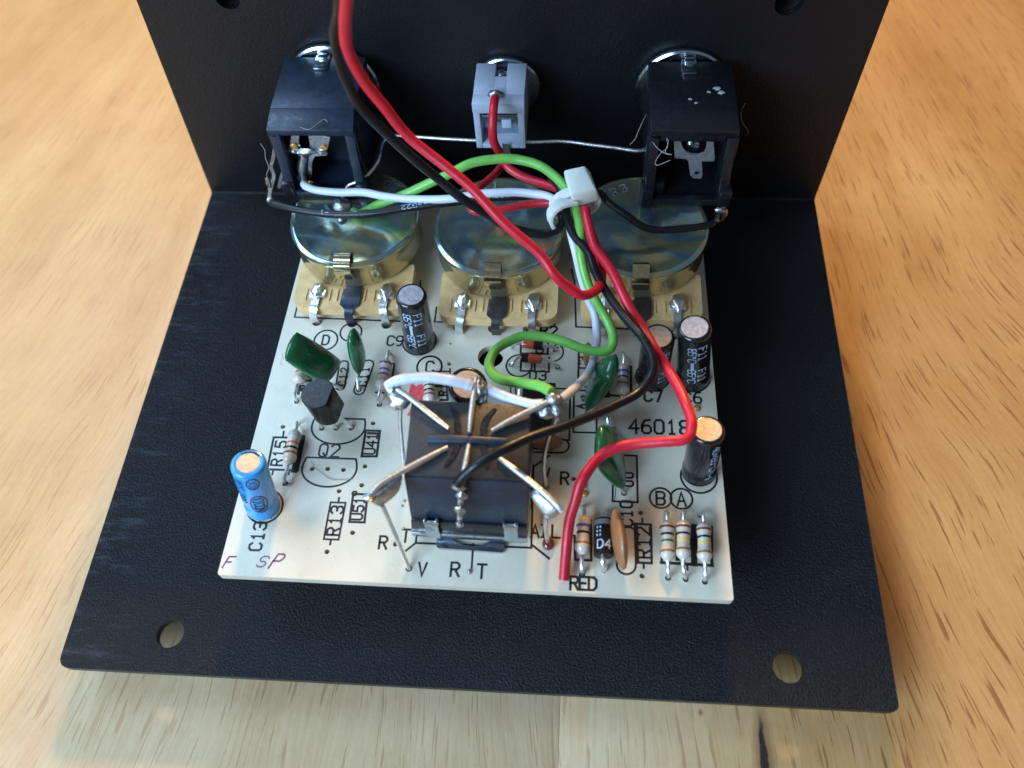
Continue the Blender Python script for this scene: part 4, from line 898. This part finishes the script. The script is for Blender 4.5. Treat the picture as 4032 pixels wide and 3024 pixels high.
bm = BM(); box(bm, (.55, -4.5, z1 - 1.2), (1.95, -2.6, z1 - .7), .1); box(bm, (.7, -3.3, z1 - .75), (1.6, -2.5, z1 - .35), .1); obj("slot_contact", bm, STEEL, dc)
bm = BM(); lathe(bm, (1.7, -1.1, 26), (1.7, 0, 26), [(0, 3.2), (0, 5.1), (.2, 5.35), (.7, 5.4), (1.0, 5.2), (1.0, 3.2)], 40); obj("washer", bm, STEEL, dc)
bm = BM(); blob(bm, (0.69, -8.92, 31.20), (1.2, .8, .6), 5, .35, 3); obj("solder_joint", bm, SOLDER, dc)

# ------------------------------------------------------------------ the foot switch
sw = thing("foot_switch", (0.5, -64.5, ZB), "square dark foot switch with six splayed pins at the front middle of the board", "foot switch")
bm = BM(); hexa(bm, [(-7.35, -71.0, 11.7), (7.95, -71.4, 11.7), (8.15, -58.2, 11.7), (-7.45, -57.9, 11.7)], [(-6.75, -69.3, 24.2), (8.45, -69.5, 24.2), (8.28, -58.9, 24.2), (-7.05, -58.5, 24.2)], .15); obj("body", bm, DUSTYBLUEP, sw)
bm = BM(); hexa(bm, [(-6.72, -69.15, 24.22), (8.42, -69.3, 24.22), (8.24, -59.0, 24.22), (-7.0, -58.6, 24.22)], [(-6.68, -69.05, 24.8), (8.4, -69.2, 24.8), (8.22, -59.05, 24.8), (-6.97, -58.65, 24.8)], .1); obj("cover_plate", bm, WARMLITP, sw)
bm = BM(); hexa(bm, [(-7.6, -71.7, 10.2), (8.1, -72.05, 10.2), (8.25, -57.9, 10.2), (-7.6, -57.6, 10.2)], [(-7.55, -71.6, 11.65), (8.1, -71.95, 11.65), (8.25, -58, 11.65), (-7.6, -57.7, 11.65)], .2)
obj("frame", bm, STEEL, sw)
bm = BM(); hexa(bm, [(-7.45, -71.42, 11.68), (8.05, -71.75, 11.68), (8.1, -70.9, 11.68), (-7.4, -70.6, 11.68)], [(-7.2, -71.02, 14.3), (8.1, -71.35, 14.3), (8.15, -70.6, 14.3), (-7.15, -70.3, 14.3)], .12); obj("ledge", bm, BLACKP, sw)
for xx in (-4.4, 6.0):
    bm = BM(); strap(bm, [(xx, -71.95, 11.0), (xx, -71.85, 12.0), (xx, -71.55, 14.4), (xx, -71.1, 14.9)], lambda f: 1.75 if f < .75 else 2.0, .3, 4); box(bm, (xx - 1.0, -71.55, 14.3), (xx - .55, -70.9, 15.2), .1); box(bm, (xx + .55, -71.55, 14.3), (xx + 1.0, -70.9, 15.2), .1); obj("clip_tab", bm, STEEL, sw)
sheet("bracket", rounded([(-4.2, -72.9), (4.9, -73.2), (5.6, -66), (-4.9, -66)], (.4, .4, .3, .3)), [(.4, -67.9, 4.55)], 9.06, 9.6, STEEL, sw, hseg=40)
bm = BM(); lathe(bm, (.5, -64.5, -6.4), (.5, -64.5, 10), [(0, 3.8), (1, 4.2), (4, 4.2), (4, 4.4), (16.3, 4.4)], 28); obj("bushing", bm, STEEL, sw)
bm = BM()
ra, rb = Vector((-4.25, -64.21, 25.20)), Vector((5.69, -64.21, 25.20))
hexa(bm, [(ra.x, ra.y - .75, 24.75), (rb.x, rb.y - .6, 24.75), (rb.x, rb.y + .5, 24.75), (ra.x, ra.y + .75, 24.75)], [(ra.x, ra.y - .45, 25.25), (rb.x, rb.y - .3, 25.2), (rb.x, rb.y + .25, 25.2), (ra.x, ra.y + .45, 25.25)], .12)
obj("center_rib", bm, DUSTYBLUEP, sw)
for pts in ([(-1.94, -59.56, 24.90), (-1.02, -61.00, 24.90), (-0.69, -62.79, 24.90), (-0.61, -64.99, 24.90), (-0.99, -66.67, 24.90), (-1.74, -68.00, 24.90)], [(3.90, -59.66, 24.90), (3.11, -60.71, 24.90), (2.65, -61.88, 24.90), (2.67, -63.74, 24.90), (2.89, -65.84, 24.90), (3.49, -67.94, 24.90)]):
    bm = BM(); strap(bm, [(p[0], p[1], 24.85) for p in pts], lambda f: .35 + .6 * math.sin(math.pi * f), .22, 6, (1, 0, 0)); obj("curved_slot", bm, BLACKP, sw)
def pin(pts, r=0.37, flat_=None):
    bm = BM(); tube(bm, pts, [r * .7, r, r, r, r, r], 12, 6, flat_); obj("pin", bm, GOLDPIN, sw, sharp=60)
def joint(parts, name="solder_joint", mat=None):
    bm = BM()
    for k, (c, r) in enumerate(parts): blob(bm, c, r, k + len(parts), .35, 3)
    obj(name, bm, mat or SOLDER, sw, sharp=80)
pin([(-1.74, -62.88, 25.20), (-4.60, -60.68, 25.30), (-7.06, -58.84, 25.50), (-9.04, -57.51, 25.50)])
pin([(0.90, -63.37, 25.30), (0.96, -60.16, 25.50), (1.04, -58.00, 25.60), (1.20, -55.77, 25.80)])
pin([(3.65, -63.01, 25.20), (6.22, -61.38, 25.40), (9.01, -59.77, 25.60), (11.13, -58.60, 25.80)])
pin([(-1.64, -65.49, 25.20), (-4.01, -67.16, 25.40), (-6.58, -68.99, 25.60), (-9.07, -70.95, 25.80), (-10.09, -72.22, 25.60)])
pin([(0.98, -65.13, 25.30), (0.87, -67.36, 25.40), (0.70, -69.07, 25.20), (0.34, -70.10, 23.20), (-0.12, -71.08, 19.50), (-0.41, -71.94, 16.50)])
pin([(4.69, -66.61, 25.20), (7.26, -68.57, 25.40), (10.05, -70.87, 25.60), (11.97, -72.55, 25.40), (12.64, -73.22, 25.00)])
def fan(name, uv, z, th, mat):
    bm = BM(); A = [bm.verts.new(p) for p in uv]; B = [bm.verts.new((p[0] , p[1] , p[2] - th)) for p in uv]; n = len(uv)
    bm.faces.new(A); bm.faces.new(B[::-1])
    for k in range(n): j = (k + 1) % n; bm.faces.new((A[k], B[k], B[j], A[j]))
    bmesh.ops.bevel(bm, geom=bm.edges[:], offset=th * .42, segments=3, affect='EDGES', profile=.5)
    obj(name, bm, mat, sw, sharp=80)
# solder webs filling the crook of the splayed pins
def web(c, th):
    bm = BM(); pillow(bm, *c, th, 12, 0.4); obj("solder_joint", bm, SOLDER, sw, sharp=80)
web([(-6.56, -68.97, 25.70), (-7.17, -70.99, 23.80), (-9.78, -72.75, 22.60), (-10.82, -72.40, 25.20)], 1.7)
web([(9.79, -70.45, 25.60), (13.03, -73.16, 25.20), (11.10, -73.84, 23.20), (8.57, -70.88, 24.60)], 1.5)
web([(-10.53, -57.32, 25.60), (-6.58, -58.79, 25.50), (-7.84, -59.73, 23.80), (-9.56, -59.32, 23.90)], 1.8)
joint([((-9.57, -57.40, 25.40), (1.0, .8, .7)), ((-8.87, -58.94, 24.40), (1.2, 1.0, .9))])
joint([((1.66, -56.76, 24.80), (.9, 1.6, 1.1)), ((1.30, -55.94, 25.20), (.7, .8, .6)), ((2.07, -57.53, 24.20), (.6, 1.2, .8))])
joint([((11.29, -58.60, 25.80), (1.1, .9, .8)), ((11.60, -59.53, 25.00), (.9, 1.0, .8)), ((10.27, -59.90, 24.60), (1.3, .8, .9))])
joint([((0.11, -70.30, 24.40), (.9, .6, .7)), ((0.37, -70.76, 22.80), (.8, .5, 1.0)), ((-0.03, -71.62, 20.00), (.65, .6, 1.4)), ((-0.34, -72.20, 17.00), (.5, .5, .7))])
joint([((-10.49, -72.40, 25.00), (.6, .5, .5))])
joint([((-10.04, -72.73, 25.20), (.42, .35, .3))], "flux_residue", FLUX)
for a, lab in (([(-9.19, -72.58, 23.20), (-9.19, -72.67, 17.00), (-8.66, -73.74, 13.00), (-7.72, -75.62, 9.30), ((-7.68, -75.72, 9.00)[0], (-7.68, -75.72, 9.00)[1], 8.2)], "bare jumper lead running down to the printed letter V"), ([(10.79, -73.63, 23.60), (10.64, -72.80, 19.00), (10.63, -71.71, 13.50), (10.81, -71.45, 9.40), ((10.84, -71.37, 9.00)[0], (10.84, -71.37, 9.00)[1], 8.2)], "bare jumper lead ending in a dark red drop between printed A and L"), ([(11.63, -60.29, 24.40), (10.73, -60.38, 20.00), (10.05, -60.70, 15.00), (9.92, -61.96, 12.00), (10.21, -63.10, 9.30), ((10.17, -63.09, 9.00)[0], (10.17, -63.09, 9.00)[1], 8.2)], "bare jumper lead at the right side of the foot switch"), ([(-8.55, -59.35, 23.60), (-9.17, -59.37, 20.00), (-9.71, -59.87, 15.00), (-9.80, -61.29, 11.50), (-9.96, -62.24, 9.30)], "bare jumper lead at the left side of the foot switch")):
    bm = BM(); tube(bm, a, .3, 10, 6); o = obj("jumper_lead", bm, TIN, None, a[-1]); tag(o, lab, "wire", "bare leads from the foot switch to the board")
bm = BM(); blob(bm, (10.85, -71.59, 9.40), (.85, .95, .6), 4, .08, 3); obj("flux_droplet", bm, REDFLUX, pcb)
bm = BM(); blob(bm, (0.49, -75.85, 9.10), (.32, .32, .3), 4, .1, 2); obj("solder_dot", bm, SOLDER, pcb)

# ------------------------------------------------------------------ wires
def wire(name, pts, r, mat, label, seg=14, sub=8, ends=()):
    rnd = random.Random(len(pts) * 7 + int(pts[0][0] * 10))
    pts = [pts[0]] + [tuple(c + rnd.uniform(-0.10, 0.10) for c in p) for p in pts[1:-1]] + [pts[-1]]
    bm = BM(); tube(bm, pts, [r * rnd.uniform(0.95, 1.04) for k in range(26)], seg, sub)
    o = obj(name, bm, mat, None, pts[len(pts) // 2], 60); tag(o, label, "wire", "insulated wires over the board")
    return o
RW = 0.68
wire("wire", [(-9.26, -35.95, 70.00), (-11.01, -33.48, 64.00), (-12.30, -31.66, 60.00), (-13.00, -30.66, 56.00), (-12.36, -29.90, 51.00), (-10.39, -30.03, 47.00), (-7.86, -30.67, 42.50), (-0.95, -33.82, 38.00), (4.02, -37.27, 34.50), (8.58, -39.87, 31.50), (10.90, -41.86, 29.50), (12.75, -42.47, 27.50), (14.61, -42.36, 26.00), (16.19, -40.63, 24.50), (17.11, -37.55, 23.00), (16.96, -33.73, 22.50), (16.04, -30.39, 23.00), (15.02, -27.90, 24.00), (14.12, -25.82, 26.00), (13.33, -23.81, 27.00), (10.71, -22.50, 25.50), (8.09, -20.54, 24.50), (4.83, -18.63, 24.00), (2.67, -17.13, 24.50), (1.48, -15.32, 25.50), (0.78, -15.38, 28.00), (0.70, -15.15, 30.50), (0.78, -13.50, 32.20), (0.85, -10.82, 32.20)], RW, REDW, "long red wire running from the top of the photo down to the grey power socket")
wire("wire", [(-11.33, -31.18, 67.00), (-12.38, -31.29, 62.50), (-13.55, -30.08, 59.50), (-14.48, -29.58, 57.00), (-15.13, -28.70, 53.00), (-15.12, -27.93, 49.00), (-14.11, -28.09, 45.50), (-11.99, -27.96, 41.50), (-8.39, -28.65, 37.00), (-5.66, -28.70, 33.50), (-2.77, -29.62, 31.00), (0.73, -30.01, 28.00), (3.18, -30.62, 26.50), (5.56, -30.48, 25.20), (8.03, -30.50, 24.50), (9.98, -29.86, 24.20), (11.13, -29.00, 24.50), (11.57, -27.64, 25.00), (11.35, -25.40, 25.50), (10.91, -22.94, 25.80), (9.72, -21.05, 26.20), (9.60, -20.64, 26.30)], 0.66, BLACKW, "long black wire beside the red wire from the top, curling under the cable tie")
wire("wire", [(14.57, -27.26, 26.50), (15.21, -30.15, 26.00), (16.08, -33.26, 25.50), (17.43, -35.39, 25.00), (18.73, -37.53, 24.50), (21.28, -42.06, 22.50), (23.02, -44.80, 21.80), (24.46, -48.26, 22.00), (25.89, -50.34, 21.00), (27.38, -53.80, 21.50), (28.30, -56.70, 22.00), (28.75, -58.88, 22.20), (28.74, -60.34, 22.20), (28.31, -61.33, 22.20), (27.43, -61.84, 22.00), (25.46, -61.82, 21.40), (21.93, -61.77, 20.40), (19.01, -62.30, 19.80), (17.00, -63.33, 19.00), (15.70, -65.06, 18.50), (14.87, -66.63, 17.50), (14.18, -68.18, 16.00), (13.69, -70.03, 14.00), (13.30, -72.36, 11.80), (13.07, -76.59, 9.70)], 0.72, REDW, "thick red wire zigzagging down the right of the board to the printed RED")
wire("wire", [(11.74, -26.05, 26.20), (12.09, -28.11, 25.80), (13.00, -30.79, 25.00), (15.16, -33.74, 24.50), (16.35, -36.78, 24.00), (17.99, -39.78, 23.20), (19.85, -42.84, 23.00), (21.37, -45.30, 23.00), (22.68, -47.26, 23.20), (23.64, -49.10, 23.00), (24.05, -50.61, 22.50), (23.93, -51.93, 22.00), (23.18, -53.42, 21.50), (21.65, -55.22, 21.50), (18.87, -57.59, 22.50), (15.91, -59.89, 24.00), (12.36, -62.53, 26.00), (8.60, -64.90, 27.30), (5.32, -67.11, 28.00), (2.64, -68.66, 27.50), (0.83, -69.79, 26.20), (-0.01, -70.34, 25.00)], 0.62, BLACKW, "black wire looping over a can capacitor and back over the foot switch")
wire("wire", [(-21.88, -21.49, 18.90), (-20.65, -22.06, 18.90), (-19.07, -21.37, 19.40), (-17.19, -21.19, 20.50), (-13.20, -21.32, 22.50), (-8.01, -20.78, 25.00), (-5.36, -20.00, 26.20), (-2.27, -19.04, 27.00), (1.88, -18.57, 27.40), (4.96, -18.64, 27.40), (8.08, -20.00, 27.40), (10.59, -22.28, 27.20), (12.06, -24.42, 27.00), (13.10, -26.40, 26.60), (13.73, -28.27, 26.00), (14.01, -30.42, 25.20), (14.19, -33.11, 24.00), (14.79, -35.64, 22.00), (16.00, -37.59, 20.00), (17.78, -39.56, 18.00), (18.94, -41.51, 16.80), (19.20, -43.17, 16.00), (18.56, -44.48, 15.70), (16.60, -44.80, 15.70), (14.25, -44.24, 16.00), (12.18, -43.60, 16.40), (9.22, -42.97, 16.60), (6.35, -43.32, 17.00), (4.14, -44.67, 17.60), (2.57, -46.62, 18.20), (1.81, -49.27, 19.00), (2.53, -51.48, 20.00), (4.13, -53.21, 21.00), (7.22, -54.82, 23.00), (9.58, -56.20, 24.80), (10.90, -57.61, 25.80)], 0.7, GREENW, "bright green wire arching from the left control under the tie to the foot switch")
wire("wire", [(-30.03, -17.47, 20.70), (-29.46, -18.17, 20.80), (-27.47, -19.09, 21.00), (-23.60, -19.80, 21.40), (-19.75, -20.37, 22.00), (-15.82, -21.67, 22.60), (-11.13, -22.89, 23.20), (-5.74, -23.41, 24.00), (-1.08, -22.93, 24.60), (3.43, -22.84, 25.00), (6.86, -23.28, 25.20), (9.46, -24.34, 25.40), (11.38, -26.23, 25.60), (12.21, -28.36, 25.00), (12.71, -29.77, 23.60), (13.36, -31.51, 22.00), (14.24, -33.33, 19.00), (15.63, -35.86, 16.00), (16.53, -37.39, 14.60), (16.94, -39.50, 13.20), (16.90, -41.06, 12.80), (16.60, -44.02, 13.40), (15.96, -47.23, 15.00), (14.79, -50.99, 18.00), (13.49, -54.63, 21.50), (12.44, -57.33, 24.30), (11.70, -58.46, 25.20)], 0.62, WHITEW, "white wire from the left jack through the cable tie down to the foot switch")
wire("wire", [(9.92, -59.04, 25.20), (8.23, -58.75, 24.60), (5.97, -58.04, 24.20), (3.69, -57.06, 24.40), (2.47, -56.58, 24.80)], 0.68, WHITEW, "short white jumper joining the middle and right rear pins of the foot switch")
wire("wire", [(-10.26, -57.15, 25.40), (-9.30, -56.91, 26.00), (-8.00, -56.73, 26.40), (-4.98, -56.57, 26.80), (-2.07, -56.66, 26.60), (-0.43, -56.82, 26.20), (0.72, -57.00, 25.80)], 0.72, WHITEW, "short pale jumper joining the left and middle rear pins of the foot switch")
wl = [(-34.73, -20.82, 19.80), (-34.04, -21.23, 19.90), (-29.70, -22.84, 20.40), (-23.91, -23.97, 21.00), (-18.30, -24.42, 21.60), (-12.88, -23.93, 22.40), (-7.59, -23.42, 23.00), (-3.59, -23.07, 23.40), (-0.12, -22.82, 23.80), (3.37, -22.70, 24.00), (6.49, -23.10, 24.20), (8.92, -24.26, 24.40), (10.44, -25.67, 24.60), (11.78, -27.21, 24.80), (12.66, -28.66, 24.80)]
o = wire("wire", wl, 0.6, BLACKW, "black wire with pale lettering, running from the left jack to the cable tie")
path = smooth_path(wl, 8)
bm = BM()
cum = [0.0]
for a, b in zip(path, path[1:]): cum.append(cum[-1] + (b - a).length)
def on_wire(s0, d0=Vector((0, -.45, .9))):
    def f(u, v, dz):
        s = max(0, min(cum[-1] - 1e-3, s0 + u)); k = max(i for i in range(len(cum)) if cum[i] <= s); k = min(k, len(path) - 2)
        t = (path[k + 1] - path[k]); q = path[k] + t * ((s - cum[k]) / t.length); t.normalize()
        nn = (d0 - t * d0.dot(t)).normalized(); w = nn.cross(t).normalized(); th = v / .6
        return q + (nn * math.cos(th) + w * math.sin(th)) * (.615 + dz)
    return f
for s_, c_ in (("AWG22", 24.5), ("300V", 37.5), ("TL", 15.5), ("-1", 10.0), ("EL", 31.5)): text(bm, s_, (0, 0), .62, .85, .085, on_wire(c_), math.pi, .6)
obj("print", bm, SILKW, o)
wire("wire", [(13.57, -24.96, 25.60), (15.23, -23.47, 25.00), (16.66, -22.46, 24.60), (18.40, -23.72, 23.60), (21.02, -24.94, 22.30), (23.12, -25.77, 21.20), (25.40, -25.99, 20.60), (28.89, -25.38, 20.20), (32.39, -24.36, 19.80), (34.01, -23.65, 19.60)], 0.55, BLACKW, "black wire from the cable tie to the right jack's ground lug")
wire("wire", [(1.56, -14.70, 22.30), (1.03, -15.99, 22.60), (0.44, -17.43, 23.00), (-1.38, -20.63, 23.60), (-2.32, -22.94, 24.00), (-2.49, -24.53, 24.00), (-1.95, -25.53, 24.00), (-0.28, -25.95, 24.00), (2.20, -25.64, 24.20), (5.23, -24.97, 24.50), (8.27, -24.75, 24.80), (10.42, -25.14, 25.20), (12.29, -25.96, 25.80)], 0.6, REDTIN, "short dark red wire bending from the power socket's lower tab to the tie")
pts = [(-24.16, -19.72, 18.80), (-23.44, -17.47, 19.60), (-22.75, -17.20, 20.30), (-20.40, -16.62, 21.20), (-18.49, -13.77, 21.80), (-18.12, -9.42, 22.00), (-16.77, -7.95, 22.00), (-13.75, -8.04, 22.00), (-8.17, -8.52, 22.00), (-2.45, -8.87, 22.00), (2.14, -8.89, 21.90), (6.43, -8.92, 21.80), (10.85, -8.70, 21.80), (15.56, -9.46, 21.80), (19.62, -10.15, 21.80), (22.64, -10.74, 21.80), (23.96, -10.50, 21.80)]
bm = BM(); tube(bm, pts, 0.3, 10, 6); o = obj("bus_wire", bm, TIN, None, pts[8], 60); tag(o, "thin bare silver wire strung behind the power socket between the jacks", "wire")
bm = BM(); blob(bm, (-23.89, -19.95, 18.70), (1.6, 1.5, .9), 3, .25, 3); blob(bm, (-23.70, -22.38, 18.50), (.8, .8, .35), 4, .3, 2)
o = obj("solder_blob", bm, SOLDER, None, (-24.12, -19.39, 18.10)); tag(o, "shiny solder lump on the left control's lid where the green wire ends", "solder")

# ------------------------------------------------------------------ cable tie
ct = thing("cable_tie", (13.91, -25.29, 27.00), "milky white cable tie cinching the wires together in front of the power socket", "cable tie")
bm = BM(); hexa(bm, [(11.53, -23.00, 28.20), (15.29, -21.54, 28.20), (16.75, -25.76, 26.40), (13.12, -27.29, 26.40)][::-1], [(11.39, -23.80, 30.60), (14.39, -22.87, 30.60), (16.20, -26.13, 29.20), (12.50, -27.30, 29.20)][::-1], .35); obj("head", bm, NYLON, ct)
bm = BM(); strap(bm, [(13.09, -26.84, 27.60), (11.41, -27.73, 28.00), (10.24, -28.44, 27.60), (9.63, -28.70, 26.40), (9.81, -28.89, 25.00), (10.45, -28.36, 24.20)], lambda f: 2.1, .5, 6, (.3, -1, .3)); obj("strap_tail", bm, NYLON, ct, sharp=60)
bm = BM(); lp = [Vector((12.27, -25.56, 27.00)) + Vector((3.4 * math.cos(a) + .9, 1.0 * math.cos(a), -1.3 + 2.6 * math.sin(a))) for a in [k * 2 * math.pi / 16 for k in range(17)]]
strap(bm, lp, 1.7, .35, 3, (.3, -1, .1)); obj("loop", bm, NYLON, ct, sharp=60)

# ------------------------------------------------------------------ lint
for pts, r, lab in (([(38.66, -6.85, 28.00), (38.14, -7.67, 27.00), (38.39, -8.77, 26.00), (39.30, -9.33, 25.00), (39.63, -9.07, 24.00), (39.35, -8.55, 23.00)], .055, "single curled grey hair clinging to the right jack's outer side"),
                    ([(21.39, -11.73, 24.00), (22.10, -11.58, 25.00), (22.49, -11.12, 26.00), (23.12, -10.00, 27.00), (23.74, -8.32, 27.00)], .05, "thin strand of lint along the right jack's inner edge"),
                    ([(24.30, -16.49, 29.00), (25.01, -17.79, 29.00), (26.07, -18.81, 29.00), (26.98, -18.96, 29.00), (26.08, -18.55, 29.00), (26.52, -17.01, 29.50), (26.29, -16.23, 29.50), (26.41, -17.52, 29.00), (25.48, -17.78, 28.00), (24.82, -18.57, 27.00), (25.25, -19.08, 27.00), (26.99, -18.54, 27.50)], .05, "tangle of grey lint in the right jack's open mouth"),
                    ([(-34.02, -18.38, 30.00), (-33.61, -18.65, 29.00), (-33.68, -19.21, 28.00), (-33.24, -20.31, 27.00), (-33.73, -20.90, 26.00), (-33.83, -21.06, 24.00), (-34.45, -20.90, 23.00)], .06, "ragged strand of lint down the left jack's outer edge"),
                    ([(-29.83, -44.49, 13.00), (-30.36, -44.55, 12.50), (-30.28, -44.87, 12.00), (-30.75, -45.20, 11.50), (-30.77, -45.44, 11.00)], .045, "tiny fibre stuck to the large green capacitor's left end"),
                    ([(-23.85, -60.47, 9.10), (-23.11, -61.45, 9.10), (-21.82, -62.40, 9.10), (-20.58, -63.15, 9.10), (-18.91, -63.20, 9.10), (-17.29, -63.02, 9.10)], .04, "fine pale fibre lying across the lower half-round outline"),
                    ([(-27.92, -16.58, 31.60), (-26.43, -17.22, 31.70), (-25.43, -16.25, 31.80), (-24.43, -15.27, 31.90), (-23.80, -15.70, 31.80)], .045, "wispy lint on the left jack's front lip")):
    bm = BM(); tube(bm, pts, r, 5, 6); o = obj("lint_fibre", bm, LINT, None, pts[0]); tag(o, lab, "lint", "bits of lint on the parts")
bm = BM()
random.seed(4)
for u, v in ((2700, 360), (2725, 350), (2735, 362), (2820, 348), (2838, 362), (2830, 352), (2640, 282), (2790, 365)):
    pass
for q, r in (((33.74, -7.75, 31.45), .55), ((34.35, -8.64, 31.45), .5), ((32.57, -8.53, 31.45), .3), ((30.59, -10.90, 31.45), .25), ((29.74, -10.09, 31.45), .3)): blob(bm, q, (r, r * .7, .08), r * 50, .6, 2)
o = obj("dust_fleck", bm, LINT, None, (33.75, -7.69, 31.40)); o['kind'] = 'stuff'; tag(o, "pale flecks of dust on the right jack's flat top", "dust")
